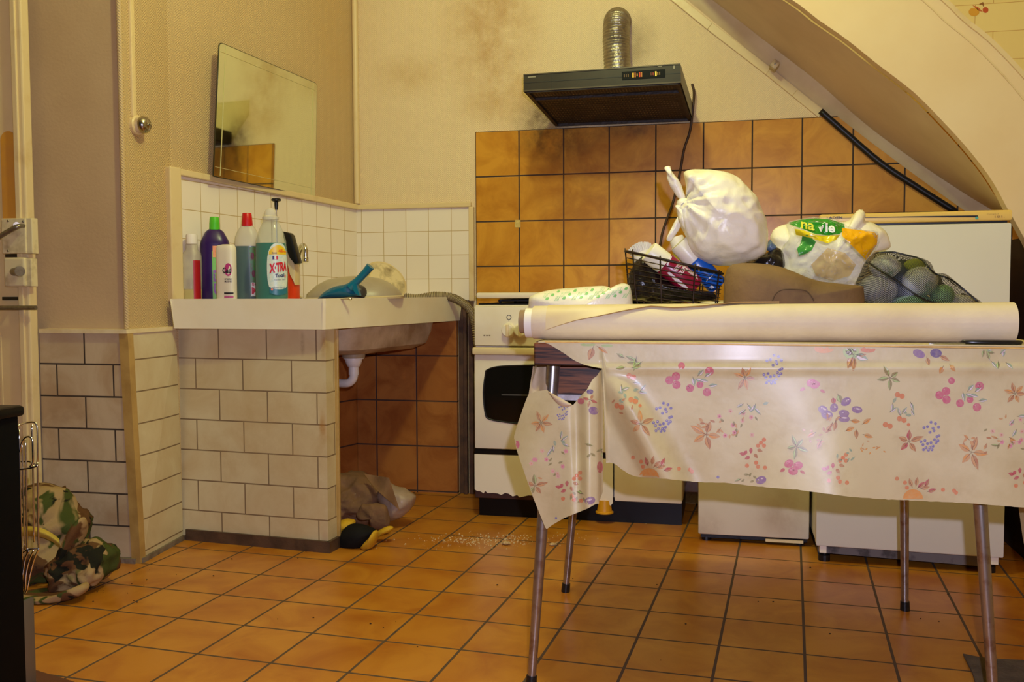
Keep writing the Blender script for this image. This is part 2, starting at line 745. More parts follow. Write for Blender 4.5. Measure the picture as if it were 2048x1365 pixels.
m_pier = tile_mat('beige_brick_tiles_sink', .2, .1134, bt_a, bt_b, bt_g, cloud=bt_c, offset=.5, gap=.0026, org=(-1.7028, .6804), rough=.3, cs=5, dirt=srgb(186, 154, 104),
                  stains=((P(607, 690, 3.05), .05, srgb(104, 58, 26), .9, (4, 1, .9)), (P(648, 690, 3.04), .06, srgb(170, 120, 50), .8, (3, 1, .7)), (P(646, 860, 3.04), .06, srgb(176, 120, 44), .9, (3, 1, .7)), (P(650, 1085, 3.04), .06, srgb(190, 160, 130), .8, (3, 1, .7))))
m_stub = tile_mat('beige_brick_tiles_stub', .6, .110, bt_a, bt_b, bt_g, cloud=bt_c, offset=0, gap=.0026, org=(2.65, .694), rough=.3, cs=5)
m_colt = tile_mat('beige_brick_tiles_column', .219, .1107, srgb(206, 184, 148), srgb(198, 176, 140), srgb(62, 48, 36), cloud=srgb(178, 148, 110), offset=.5, gap=.0032, org=(-2.0205, .679),
                  rough=.35, cs=5, dirt=srgb(150, 118, 82))
m_edge = mat('ochre_tile_edging', srgb(186, 150, 84), .4, srgb(150, 112, 56), 12, .6)
m_base = mat('dark_brown_skirting', srgb(92, 68, 50), .5, srgb(58, 42, 32), 14, .7, bump=.3, bs=40)
m_dark = mat('under_stairs_shade', srgb(58, 40, 28), .6, srgb(34, 24, 18), 12, .7)  # dark brown that paints the shade under the stairs

cw, sw = math.cos(.0653), math.sin(.0653)
# floor
b = B()
b.quad((-3.2, -.6, 0), (2.2, -.6, 0), (2.2, 4.4, 0), (-3.2, 4.4, 0))
struct('floor', b, m_floor, uvfn=lambda c: (c.x * cw - c.y * sw, c.x * sw + c.y * cw))
b = B()
b.quad((-3.2, -.6, ZC), (2.2, -.6, ZC), (2.2, 4.4, ZC), (-3.2, 4.4, ZC))
struct('ceiling', b, m_ceil)
# back wall
b = B()
b.box(-1.75, 2.2, WY, WY + .1, 0, ZC)
struct('wall_back', b, m_wall)
# mirror wall, stub wall, front of the projecting wall
dl = (B2 - A2)
LL = dl.length
dl.normalize()


def LP(u, z, off=0):
    """point on the mirror wall, u metres from the corner"""
    return A2 + dl * u + Z1 * z + LN * off


b = B()
b.prism([LP(-.1, 0), LP(LL, 0), LP(LL, ZC), LP(-.1, ZC)], -LN * .1)
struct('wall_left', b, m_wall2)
b = B()
b.prism([B2, C2, C2 + Z1 * ZC, B2 + Z1 * ZC], (-.1, 0, 0))
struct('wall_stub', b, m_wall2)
b = B()
b.prism([C2 + Z1 * .0, Vector((-3.2, 2.79, 0)), Vector((-3.2, 2.79, ZC)), C2 + Z1 * ZC], (0, .1, 0))
struct('wall_column', b, m_grey)
b = B()
b.box(1.62, 1.72, -.6, 4.2, 0, ZC)
struct('wall_right', b, mat('right_wall_paint', srgb(214, 186, 130), .6))
b = B()
b.box(-3.3, -3.2, -.6, 2.8, 0, ZC)
struct('wall_far_left', b, mat('left_room_wall_paint', srgb(214, 186, 130), .6))

# rounded arris beads
b = B()
b.tube([C2 + Vector((.004, -.006, .80)), C2 + Vector((.004, -.006, ZC))], .010, 10)
struct('trim_1', b, m_wall2, 40)
b = B()
b.tube([A2 + Vector((.012, -.012, 1.33)), A2 + Vector((.012, -.012, ZC))], .014, 10)
struct('trim_2', b, m_trim, 40)

# ochre tiles over the cooker, as a thin facing
b = B()
b.box(-1.098, 1.55, WY - .012, WY, .05, 1.635, .002)
struct('wall_tiles_cooker', b, m_brown)
# facing under the sink with its narrow return, dark boards beside it
b = B()
b.box(-1.668, -1.186, WY - .03, WY, 0, .80)
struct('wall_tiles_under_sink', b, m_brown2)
b = B()
for x0, x1, y, mi in ((-1.182, -1.160, .012, 0), (-1.156, -1.140, .03, 0), (-1.135, -1.112, .016, 0)):
    b.box(x0, x1, WY - y, WY, 0, .885, .002)
struct('trim_3', b, mat('brown_boards', srgb(92, 62, 38), .6, srgb(52, 34, 22), 18, .7))
b = B()
b.prism([LP(.02, 0, .001), LP(LL - .10, 0, .001), LP(LL - .10, .79, .001), LP(.02, .79, .001)], LN * .012)
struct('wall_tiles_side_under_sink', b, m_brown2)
# white tiles: back wall and mirror wall
b = B()
b.box(-1.672, -1.128, WY - .007, WY, .88, 1.305)
struct('wall_tiles_white_back', b, m_white)
b = B()
u1 = LL - .012
z0, z1 = 1.318, 1.366
b.prism([LP(0, .88), LP(u1, .88), LP(u1, z1), LP(0, 1.308)], LN * .007)
struct('wall_tiles_white_left', b, m_white2, uvfn=lambda c: ((c - A2).dot(dl), c.z - (c - A2).dot(dl) * .030))
# timber edging round the white tiles
b = B()
b.beam(LP(-.01, 1.313, .012), LP(LL + .02, 1.366, .012), .026, .024, bev=.004)
struct('trim_4', b, m_trim)
b = B()
b.beam(LP(LL + .005, .89, .016), LP(LL + .005, 1.378, .016), .034, .052, up=dl, bev=.004)
struct('trim_5', b, m_trim)
b = B()
b.box(-1.672, -1.118, WY - .022, WY, 1.302, 1.324, .004)
struct('trim_6', b, m_trim)
b = B()
b.box(-1.130, -1.106, WY - .02, WY, .88, 1.303, .003)
struct('trim_7', b, m_trim)

# ---- brick-tiled lower wall on the left
xj_ = P(62, 420, 2.735).x
tB, tC = Vector((-1.962, 3.055, .785)), Vector((-1.962, 2.782, .785))
bB, bC = Vector((-1.972, 3.085, 0)), Vector((-1.940, 2.790, 0))
b = B()
b.quad(bC, bB, tB, tC)
b.quad(bC, tC, tC + Vector((-.04, 0, 0)), bC + Vector((-.04, 0, 0)))
b.quad(tC, tB, tB + Vector((-.04, 0, 0)), tC + Vector((-.04, 0, 0)))
struct('wall_tiles_stub', b, m_stub)
tL, bL = Vector((xj_ - .01, 2.767, .785)), Vector((xj_ - .01, 2.767, 0))
tC2, bC2 = tC + Vector((-.012, -.012, 0)), bC + Vector((-.012, -.014, 0))
b = B()
b.quad(bL, bC2, tC2, tL)
b.quad(tL, tC2, tC2 + Vector((0, .04, 0)), tL + Vector((0, .04, 0)))
struct('wall_tiles_column', b, m_colt)
b = B()
b.prism([tC + Vector((-.030, -.018, 0)), tC + Vector((.004, -.018, 0)), tC + Vector((.004, .012, 0)), tC + Vector((-.030, .012, 0))], (bC - tC))
struct('trim_8', b, m_edge)
b = B()
b.prism([Vector((xj_, 2.755, .785)), tC + Vector((.004, -.024, 0)), tC + Vector((.006, .03, 0)), tB + Vector((.006, -.012, 0)), tB + Vector((-.06, 0, 0)), C2 + Vector((-.04, .03, .785)), Vector((xj_, 2.80, .785))], (0, 0, .014))
struct('trim_9', b, m_ledge)

# ---- pier that carries the sink front
pFL, pFR = Vector((-1.975, 3.088, 0)), Vector((-1.366, 3.035, 0))
pBR = pFR + Vector((.003, .075, 0))
b = B()
b.prism([pFL, pFR, pBR, Vector((-1.96, 3.15, 0))], (0, 0, .79))
struct('wall_pier', b, m_pier)
b = B()
b.beam(pBR + Vector((.004, .0, 0)), pBR + Vector((.004, 0, .79)), .016, .012, up=(0, 1, 0), bev=.002)
struct('trim_10', b, m_edge)
b = B()
b.beam(pFL + Vector((.02, -.004, .02)), pFR + Vector((.004, -.004, .02)), .016, .042)
b.beam(pFR + Vector((.005, -.012, .02)), pBR + Vector((.008, .01, .02)), .012, .042)
struct('baseboard_pier', b, m_base)
b = B()
b.beam(bC + Vector((.002, -.01, .008)), bB + Vector((.002, 0, .008)), .016, .018)
b.beam(Vector((xj_, 2.758, .008)), bC2 + Vector((0, -.004, .008)), .016, .018)
struct('baseboard_stub', b, mat('dusty_skirting_joint', srgb(128, 112, 92), .8, srgb(86, 68, 50), 20, .8, bump=.4, bs=60))

# ---- staircase: sloping soffit, bright outer string, mouldings
m_soff = mat('stair_soffit_paint', srgb(224, 200, 164), .6, srgb(200, 174, 138), 3, .5, bump=.06, bs=40)
m_str = mat('stair_string_paint', srgb(232, 206, 158), .4, srgb(222, 190, 136), 3, .5)
YS = 3.35
l1 = [(1290, -70), (1375, 0), (1537, 133), (1646, 218), (1780, 320), (1905, 414), (1960, 452)]
l2 = [(1340, -68), (1425, 0), (1561, 106), (1633, 162), (1715, 235), (1776, 283), (1844, 331), (1930, 388), (1990, 424)]
l3 = [(1440, -90), (1585, 0), (1633, 37), (1691, 77), (1752, 126), (1827, 184), (1882, 239), (1929, 290), (1970, 341), (1994, 378), (2013, 414)]


def along(pts, Y, n):
    q = [P(x, y, Y) for x, y in pts]
    d = [0]
    for a, c in zip(q, q[1:]):
        d.append(d[-1] + (c - a).length)
    out = []
    for k in range(n + 1):
        t = d[-1] * k / n
        i = 0
        while i < len(q) - 2 and d[i + 1] < t:
            i += 1
        out.append(q[i].lerp(q[i + 1], (t - d[i]) / (d[i + 1] - d[i])))
    return out


n = 40
W1 = along(spline_px(l1), WY - .001, n)
W2 = along(spline_px(l2), WY - .040, n)
l3b = [(x - 8, y + 8) for x, y in l3[:-1]] + [(2009, 416)]
S3 = along(spline_px(l3b), YS + .05, n)
b = B()
for i in range(n):
    for j in range(8):
        p = lambda k, t: W2[k].lerp(S3[k], t)
        b.quad(p(i, j / 8), p(i + 1, j / 8), p(i + 1, (j + 1) / 8), p(i, (j + 1) / 8))
b.merge(1e-4)
struct('ceiling_stair_soffit', b, m_soff, True)
b = B()
for i in range(n):
    def q(k, t):
        m_ = W1[k].lerp(W2[k], .5) + Vector((-.004, 0, -.012)) * 1
        return W1[k] * (1 - t) ** 2 + m_ * 2 * t * (1 - t) + W2[k] * t * t
    for j in range(6):
        b.quad(q(i, j / 6), q(i + 1, j / 6), q(i + 1, (j + 1) / 6), q(i, (j + 1) / 6))
b.merge(1e-4)
struct('trim_11', b, mat('stair_cove_paint', srgb(222, 200, 158), .5, srgb(196, 168, 122), 5, .6), True)
b = B()
st = [(1340, -12), (1420, 53), (1537, 143), (1590, 186), (1643, 229)]
pts = [P(x, y, WY - .006) for x, y in st]
for a, c in zip(pts, pts[1:]):
    b.beam(a, c, .012, .034, bev=.002)
struct('trim_12', b, m_trim)
# string: plate between its lower curve and its upper curve
l3s = spline_px(l3 + [(2034, 450), (2062, 505), (2090, 580), (2120, 690), (2142, 830), (2152, 980), (2155, 1080)], 5)
l4s = spline_px([(1700, -150), (1800, -70), (1887, 0), (1929, 41), (1980, 82), (2048, 153), (2110, 230), (2200, 360), (2280, 520), (2330, 700), (2352, 880), (2356, 1080)], 5)
lo = along(l3s, YS, 60)
hi = along(l4s, YS, 60)
b = B()
for i in range(60):
    b.quad(lo[i], lo[i + 1], hi[i + 1], hi[i])
    o_ = Vector((0, .05, 0))
    b.quad(lo[i] + o_, lo[i + 1] + o_, lo[i + 1] + Vector((-.012, .0, -.012)) * 0, lo[i])
    b.quad(hi[i], hi[i + 1], hi[i + 1] + o_, hi[i] + o_)
    b.quad(lo[i] + o_, hi[i] + o_, hi[i + 1] + o_, lo[i + 1] + o_)
b.merge(1e-4)
struct('wall_stair_string', b, m_str, 30)
b = B()
for i in range(60):
    d = (hi[i + 1] - hi[i])
    if d.length > 1e-6:
        b.beam(hi[i] + Vector((0, -.004, 0)), hi[i + 1] + Vector((0, -.004, 0)), .012, .014)
        w = (lo[i] - hi[i]).normalized() * .055
        b.beam(hi[i] + w + Vector((0, -.002, 0)), hi[i + 1] + w + Vector((0, -.002, 0)), .006, .005)
struct('trim_13', b, m_trim)
# vinyl wallpaper above the stairs with its fruit print
m_vinyl = tile_mat('yellow_tile_pattern_wallpaper', .19, .11, srgb(242, 216, 140), srgb(239, 210, 132), srgb(204, 156, 84), offset=.35, gap=.0012, org=(1.02, 1.94), rough=.4, bump=.1)
b = B()
b.box(.70, 1.62, WY - .004, WY, 1.2, ZC)
struct('wall_stairwell', b, m_vinyl)
sf = B()
sf.box(.70, 1.62, WY - .004, WY, 1.2, ZC)
S = Surf([sf.bm], .0008)
b = B()
b.mi = 0
patch(b, S, disc_px(1948, 24, 11, 8.5, .0), 1)
b.mi = 1
patch(b, S, disc_px(1971, 20, 6, 6), 1)
b.mi = 2
patch(b, S, [(1944, 10), (1956, 14), (1966, 24), (1958, 22)], 1)
b.mi = 3
patch(b, S, [(1958, 8), (1966, 4), (1968, 8), (1967, 14), (1965, 8), (1960, 10)], 1)
sf.bm.free()
struct('wall_fruit_print', b, [pm((222, 160, 52)), pm((196, 84, 40)), pm((206, 110, 56)), pm((150, 96, 44))])
# added dark sheet painting the shade under the stairs, beside the fridge
b = B()
b.box(1.0, 1.02, 3.42, WY, 0, 1.1)
struct('dark_sheet_under_stairs', b, m_dark)

# ---- door on the left edge
m_door = mat('cream_door_paint', srgb(226, 200, 148), .4, srgb(206, 172, 110), 4, .5, bump=.04, bs=30)
YD = 2.735
dpx = lambda x, y, Y=YD: P(x, y, Y)
door = thing('door_1', None, None, (P(0, 700, YD).x, YD, 0))
door['kind'] = 'structure'
xr, xj = P(38, 420, YD).x, P(58, 420, YD).x
b = B()
b.box(-3.1, xr - .002, YD, YD + .02, .01, 2.45, .003)
for k in range(1, 5):
    b.box(xr - .09 * k - .004, xr - .09 * k + .004, YD - .003, YD + .001, .01, .78, .001)
obj('door_leaf', b, m_door, door)
b = B()
b.box(xr + .001, xj, YD - .012, YD + .028, 0, 2.5, .006)
b.box(xr + .002, xr + .022, YD - .020, YD - .01, 0, 2.5, .003)
obj('door_frame', b, m_trim, door)
b = B()
a0 = P(6, 455, YD - .004)
a1 = P(37, 455, YD - .004)
top = P(22, 262, YD - .004)
rr = (a1.x - a0.x) / 2
poly = [a0, a1] + [Vector(((a0.x + a1.x) / 2 + rr * math.cos(t), YD - .004, top.z - rr + rr * math.sin(t))) for t in [PI * i / 12 for i in range(13)]]
b.prism(poly, (0, .005, 0))
obj('finger_plate', b, mat('worn_ochre_paint', srgb(214, 150, 50), .45, srgb(190, 130, 70), 8, .5), door)


def pbox(x0, x1, y0, y1, Y, dep, bev=.003):
    p, q = P(x0, y1, Y), P(x1, y0, Y)
    return B().box(p.x, q.x, Y, Y + dep, p.z, q.z, bev)


m_lock = mat('painted_lock_metal', srgb(222, 204, 158), .4, srgb(150, 122, 80), 22, .6, .5, .75)
m_old = mat('worn_dark_metal', srgb(140, 130, 110), .35, srgb(80, 66, 50), 25, .6, metal=.7)
lk = obj('rim_lock', pbox(4, 50, 436, 508, YD - .035, .035), m_lock, door)
obj('keeper', pbox(51, 63, 436, 508, YD - .03, .03), m_lock, lk)
b = B()
b.tube(smooth_path([P(47, 452, YD - .045), P(36, 453, YD - .075), P(18, 462, YD - .08), P(-6, 476, YD - .08)], 5), [.007] * 4 + [.008] * 12, 10)
b.tube([P(33, 450, YD - .034), P(33, 450, YD - .075)], .010, 10)
obj('lever_handle', b, m_old, lk, 40)
b = B()
for x, y in ((16, 442), (46, 443), (16, 502)):
    b.ball(P(x, y, YD - .036), .004, .003, .004, 8, 6)
obj('screws', b, m_old, lk, True)
lk = obj('deadbolt_case', pbox(8, 48, 515, 574, YD - .04, .04, .006), m_lock, door)
obj('bolt_keeper', pbox(49, 62, 517, 574, YD - .03, .03), m_lock, lk)
b = B()
b.tube([P(28, 544, YD - .038), P(38, 543, YD - .070)], .0135, 18)
b.tube([P(38, 543, YD - .070), P(40, 543, YD - .078)], .0165, 18)
obj('turn_knob', b, m_old, lk, 40)
obj('lock_gap_shade', pbox(10, 56, 508, 515, YD - .008, .008, .001), pm((40, 32, 24)), door)  # dark strip painting the shadow gap between the two lock cases
obj('black_gap', pbox(4, 56, 594, 601, YD - .004, .004, .001), pm((30, 24, 20)), door)  # thin black strip across the door below the locks
b = B()
b.tube([P(-10, 616, YD - .03), P(72, 616, YD - .03)], .008, 10)
b.tube([P(20, 616, YD - .03), P(20, 616, YD)], .006, 8)
obj('security_bar', b, m_old, door, 40)


# =================================================================== THINGS ON THE LEFT AND THE SINK
m_chrome = mat('chrome', (.72, .70, .66), .18, metal=1)
m_steel = mat('brushed_metal', (.45, .43, .40), .35, metal=1)
m_black = mat('black_plastic', srgb(22, 21, 20), .35)
m_ceram = mat('white_ceramic', srgb(244, 232, 204), .18, srgb(232, 212, 170), 5, .4, coat=.3)

# mirror
MN = Vector((.976, -.216, -.028)).normalized()       # hangs a little off the skewed wall
mp0 = PP(628, 394, A2, LN) + LN * .004
mq = [PP(x, y, mp0, MN) for x, y in ((425, 352), (628, 394), (632, 168), (437, 85))]
mi_ = thing('wall_mirror', 'frameless rectangular wall mirror standing on the tiled splashback ledge', 'mirror', mq[0])
b = B()
e0, e1 = (mq[1] - mq[0]), (mq[3] - mq[0])


def mpt(u, v):
    return (mq[0] * (1 - u) + mq[1] * u) * (1 - v) + (mq[3] * (1 - u) + mq[2] * u) * v


rp = []
r_ = .03
for cx, cy, a0 in ((1 - r_, 1 - r_, 0), (r_, 1 - r_, PI / 2)):
    rp += [mpt(cx + r_ * math.cos(a0 + PI / 2 * i / 5), cy + r_ * math.sin(a0 + PI / 2 * i / 5)) for i in range(6)]
rp += [mpt(0, 0), mpt(1, 0)]
b.prism(rp, MN * .006)
m_, t, N, L, bs = _nt('mirror_glass')
bs.inputs['Metallic'].default_value = 1
bs.inputs['Base Color'].default_value = (.80, .84, .66, 1)
bs.inputs['Roughness'].default_value = .04
m_mir = m_
obj('glass', b, m_mir, mi_)
b = B()
for (u0, v0), (u1_, v1_) in (((.055, .01), (.055, .99)), ((.955, .01), (.955, .99)), ((.01, .935), (.99, .935)), ((.01, .07), (.99, .07))):
    b.beam(mpt(u0, v0) + MN * .0062, mpt(u1_, v1_) + MN * .0062, .0012, .0035, up=MN)
obj('engraved_lines', b, mat('mirror_groove', srgb(206, 190, 130), .3), mi_)
b = B()
b.tube([p + MN * .003 for p in rp], .0032, 6, closed=True)
obj('glass_edge', b, mat('dark_glass_edge', srgb(66, 62, 40), .3), mi_, True)

# round switch with its cable conduit
sw_n = Vector((1, -.03, 0)).normalized()
sp = Vector((-1.981, 2.872, 1.497))
s_ = thing('light_switch', 'old round chrome-capped light switch on the wall left of the mirror', 'light switch', sp)
M = axis_m(sp - sw_n * .004, sp + sw_n)
obj('mount', B().lathe([(.034, 0), (.034, .012), (.030, .016)], M, 24), m_trim, s_, 40)
obj('body', B().lathe([(.027, .014), (.027, .032)], M, 24), mat('old_porcelain', srgb(226, 204, 166), .3, srgb(150, 110, 70), 30, .6), s_, 40)
obj('cap', B().lathe([(.029, .030), (.0295, .035), (.027, .044), (.019, .052), (.008, .055), (.001, .056)], M, 24), mat('tarnished_chrome', (.42, .38, .32), .22, metal=1), s_, 40)
obj('toggle', B().lathe([(.004, .054), (.004, .064), (.001, .066)], M, 10), m_chrome, s_, 40)
b = B()
b.box(-1.986, -1.974, 2.848, 2.864, 1.522, ZC - .002, .003)
b.box(-1.986, -1.978, 2.866, 2.874, 1.522, ZC - .002, .002)
tag(obj('cable_conduit', b, m_trim), 'slim cream cable conduit running up the wall from the round switch', 'conduit')

# sink: worktop with a hollow basin, waste pipe
zt, zb = .891, .792
cFL, cFR, cBR, cBL = Vector((-1.955, 3.02, 0)), Vector((-1.352, 2.995, 0)), Vector((-1.172, WY - .012, 0)), Vector((-1.662, WY - .012, 0))
sk = thing('sink_unit', 'white ceramic sink slab with a deep basin on a tiled pier', 'sink', (-1.6, 3.5, zb))
b = B()
inner = []
ic = Vector((-1.465, 3.60, 0))
for x, y in rounded(-.165, .165, -.34, .34, .08, 5):
    inner.append(ic + Vector((x + y * .17, y, 0)))
outer = [cFL, cFR, cBR, cBL]
ov = [b.v(p + Z1 * zt) for p in outer]
iv = [b.v(p + Z1 * zt) for p in inner]
oe = [b.bm.edges.new((ov[i], ov[(i + 1) % 4])) for i in range(4)]
ie = [b.bm.edges.new((iv[i], iv[(i + 1) % len(iv)])) for i in range(len(iv))]
bmesh.ops.triangle_fill(b.bm, use_beauty=True, use_dissolve=False, edges=oe + ie)
for i in range(4):
    a, c = outer[i], outer[(i + 1) % 4]
    b.quad(a + Z1 * zb, c + Z1 * zb, c + Z1 * zt, a + Z1 * zt)
ov2 = [b.v(p + Z1 * zb) for p in outer]
iv2 = [b.v(ic + (p - ic) * 1.06 + Z1 * zb) for p in inner]
oe = [b.bm.edges.new((ov2[i], ov2[(i + 1) % 4])) for i in range(4)]
ie = [b.bm.edges.new((iv2[i], iv2[(i + 1) % len(iv2)])) for i in range(len(iv2))]
bmesh.ops.triangle_fill(b.bm, use_beauty=True, use_dissolve=False, edges=oe + ie)
b.merge(1e-5)
es = [e for e in b.bm.edges if len(e.link_faces) == 2 and e.calc_face_angle(0) > 1.0 and (abs(e.verts[0].co.z - e.verts[1].co.z) > .05 or (e.verts[0].co.z > .88 and e.verts[0] not in iv))]
bmesh.ops.bevel(b.bm, geom=es, offset=.008, segments=3, profile=.5, affect='EDGES')
obj('worktop', b, m_ceram, sk, 35)
b = B()
rings = []
for k, (sc, z) in enumerate(((1.0, zt), (.98, .84), (.95, .76), (.88, .715), (.7, .700), (.1, .697))):
    rings.append([b.v(ic + (p - ic) * sc + Z1 * z) for p in inner])
for k, (sc, z) in enumerate(((.1, .678), (.74, .680), (.93, .700), (1.01, .75), (1.05, zb + .01))):
    rings.append([b.v(ic + (p - ic) * sc + Z1 * z) for p in inner])
for R0, R1 in zip(rings, rings[1:]):
    for i in range(len(R0)):
        b.face([R0[i], R0[(i + 1) % len(R0)], R1[(i + 1) % len(R0)], R1[i]])
obj('basin', b, mat('unglazed_basin', srgb(206, 184, 150), .6, srgb(150, 120, 84), 7, .8, bump=.3, bs=30), sk, 40)
m_pvc = mat('white_pvc', srgb(230, 222, 212), .3)
tp = P(707, 700, 3.42)
b = B()
b.lathe([(.040, 0), (.040, .012), (.034, .014), (.034, -.0)][:3], Matrix.Translation((tp.x, 3.42, .660)), 20)
b.lathe([(.020, 0), (.020, .030), (.026, .034), (.034, .055), (.034, .066)], Matrix.Translation((tp.x, 3.42, .598)), 20)
b.tube(smooth_path([(tp.x, 3.42, .625), (tp.x, 3.42, .595), (tp.x - .012, 3.42, .572), (tp.x - .05, 3.43, .562), (tp.x - .20, 3.50, .565)], 5), .017, 14)
obj('waste_pipe', b, m_pvc, sk, 40)
obj('waste_fitting', B().lathe([(.044, 0), (.046, .012), (.046, .024)], Matrix.Translation((tp.x, 3.42, .664)), 20), mat('brass_grey_fitting', srgb(160, 140, 112), .4), sk, 40)

# tap
ft = P(597, 590, 3.62)
f_ = thing('water_tap', 'slim chrome swan-neck tap behind the cleaning bottles', 'tap', (ft.x, 3.62, zt))
b = B()
b.tube(smooth_path([(ft.x - .004, 3.62, zt), P(594, 560, 3.62), P(596, 520, 3.62), P(600, 500, 3.61), P(606, 491, 3.60), P(611, 500, 3.59), P(611, 522, 3.59)], 6), .0105, 14)
obj('spout', b, m_chrome, f_, 40)
b = B()
e = P(611, 512, 3.59)
b.lathe([(.012, 0), (.013, .004), (.013, .016), (.011, .02)], Matrix.Translation((e.x, e.y, P(611, 524, 3.59).z)), 14)
obj('aerator', b, m_chrome, f_, 40)
b = B()
b.lathe([(.026, 0), (.022, .012), (.014, .022)], Matrix.Translation((ft.x - .004, 3.62, zt)), 18)
b.lathe([(.017, 0), (.017, .022), (.010, .03)], Matrix.Translation((ft.x + .05, 3.63, zt)), 14)
obj('base', b, m_chrome, f_, 40)

# ---- bottles
def clear(name, rgb, alpha=.3, rough=.2):
    return mat(name, srgb(*rgb), rough, alpha=alpha)


def wrap(cx, cy, r, ry, z0, z1, a0, a1, rot=0, off=.0008, squ=0):
    """label mapper on an elliptic section: u across from angle a0 to a1"""
    def f(u, v):
        a = a0 + (a1 - a0) * u
        ca, sa = math.cos(a), math.sin(a)
        q = (abs(ca) ** (2 + squ) + abs(sa) ** (2 + squ)) ** (-1 / (2 + squ))
        x, y = (r * q + off) * ca, (ry * q + off) * sa
        c, s = math.cos(rot), math.sin(rot)
        return Vector((cx + x * c - y * s, cy + x * s + y * c, z0 + (z1 - z0) * v))
    return f


m_wet = mat('clear_wet_plastic', srgb(200, 210, 200), .15, alpha=.10)


def bottle(name, label, px, Y, rad, asp, prof, m, cap=None, mcap=None, liq=None, mliq=None, rot=0, squ=0, seg=36, group='cleaning bottles on the sink'):
    """prof: [(radius fraction, height)]"""
    p = P(px, 600, Y)
    base = Vector((p.x, Y, zt + .0005))
    o = thing(name, label, 'bottle', base, group)
    M = Matrix.Translation(base) @ Matrix.Rotation(rot, 4, 'Z')
    if liq:
        pf = []
        for (r0, z0_), (r1, z1_) in zip(prof, prof[1:]):
            pf.append((r0, z0_))
            if z0_ < liq < z1_:
                pf.append((r0 + (r1 - r0) * (liq - z0_) / (z1_ - z0_), liq))
        prof = pf + [prof[-1]]
    bd = B().lathe([(rad * r, z) for r, z in prof], M, seg, 1, asp, squ=squ)
    if liq:
        for f_ in bd.bm.faces:
            if f_.calc_center_median().z < zt + liq:
                f_.material_index = 1
    obj('body', bd, [m, m_wet], o, 45)
    if liq:
        pr_ = [(rad * .97 * r, z + .002) for r, z in prof if z <= liq]
        pr_.append((pr_[-1][0], liq))
        obj('liquid', B().lathe(pr_, M, seg, 1, asp, squ=squ), mliq, o, 45)
    if cap:
        obj('cap', B().lathe([(rad * r, z) for r, z in cap], M, 24), mcap, o, 40)
    return o, base


H = lambda y, Y, px=480: P(px, y, Y).z - zt      # height over the worktop of image row y
# clear jug
o, bs_ = bottle('jug', 'clear plastic bottle with a white cap, leftmost on the sink', 386, 3.105, .031, .95,
                [(.9, 0), (1, .006), (1, H(512, 3.1)), (.9, H(505, 3.1)), (.62, H(498, 3.1)), (.62, H(488, 3.1))], clear('clear_plastic', (232, 220, 196), .38, .15),
                [(.66, H(487, 3.1)), (.66, H(470, 3.1)), (.6, H(467, 3.1))], pm((236, 224, 212)), H(579, 3.1), mat('pale_yellow_liquid', srgb(200, 180, 110), .2, ), squ=1.5)
lb = obj('label', B().grid(wrap(bs_.x, bs_.y, .031, .0295, zt + .005, zt + H(520, 3.1), -.95, .1, 0, .001, 1.5), 8, 1), pm((176, 24, 32)), o, True, label='red label')
# purple bottle
o, bs_ = bottle('detergent_bottle', 'deep purple bottle with a bright green cap', 432, 3.165, .0525, .72,
                [(.92, 0), (1, .008), (1, .06), (1, H(488, 3.16)), (.93, H(480, 3.16)), (.62, H(463, 3.16)), (.40, H(458, 3.16))], mat('purple_plastic', srgb(52, 26, 88), .3),
                [(.37, H(459, 3.16)), (.35, H(446, 3.16)), (.31, H(434, 3.16)), (.28, H(433, 3.16))], pm((84, 190, 40)), rot=.5, squ=.6)
b = B()
f = wrap(bs_.x, bs_.y, .0525, .0525 * .72, zt + .004, zt + H(503, 3.16), -1.75, -.45, .5, .001, .6)
b.grid(lambda u, v: f(u, v), 10, 4)
o2 = obj('label', b, pm((120, 190, 40), .4), o, True, label='lime green label')
b = B()
f2 = wrap(bs_.x, bs_.y, .0525, .0525 * .72, zt + .02, zt + .135, -1.7, -1.1, .5, .002, .6)
letter(b, 'GEL', lambda u, v: f2(1 - v, u), .03)
obj('lettering', b, pm((150, 90, 170)), o2)
f3 = wrap(bs_.x, bs_.y, .0525, .0525 * .72, zt + H(515, 3.16), zt + H(492, 3.16), -1.7, -.6, .5, .002, .6)
obj('sticker', B().grid(f3, 8, 2), pm((240, 130, 60), .4, (240, 180, 60)), o, True, label='orange sticker')
# white bottle in front
o, bs_ = bottle('cream_bottle', 'small white bottle in front of the purple one', 454, 3.05, .038, .55,
                [(.94, 0), (1, .006), (1, H(502, 3.05)), (.95, H(495, 3.05)), (.85, H(491, 3.05)), (.3, H(489, 3.05))], pm((238, 226, 202), .35), rot=-.15, squ=1.2)
f = wrap(bs_.x, bs_.y, .038, .021, zt, zt + .2, -PI / 2 - .12, -.35, -.15, .0008, 1.2)
cxy = lambda u, v: f(u, v)
b = B()
ring = [cxy(.52 + .26 * math.cos(t), .56 + .115 * math.sin(t)) for t in [2 * PI * i / 20 for i in range(20)]]
b.face([b.v(p) for p in ring])
obj('pink_disc', b, pm((196, 60, 130), .4), o)
f4 = wrap(bs_.x, bs_.y, .038, .021, zt, zt + .2, -PI / 2 - .12, -.35, -.15, .0016, 1.2)
b = B()
letter(b, 'Cad', lambda u, v: f4(.10 + .62 * u, .50 + .10 * v), .03)
letter(b, 'creme', lambda u, v: f4(.25 + .5 * u, .375 + .03 * v), .01)
letter(b, 'MAINS', lambda u, v: f4(.25 + .5 * u, .335 + .03 * v), .01)
b.grid(lambda u, v: f4(.2 + .7 * u, .125 + .03 * v), 4, 1)
obj('lettering', b, pm((40, 34, 40)), o)
b = B()
b.grid(lambda u, v: f4(.2 + .7 * u, .055 + .04 * v), 4, 1)
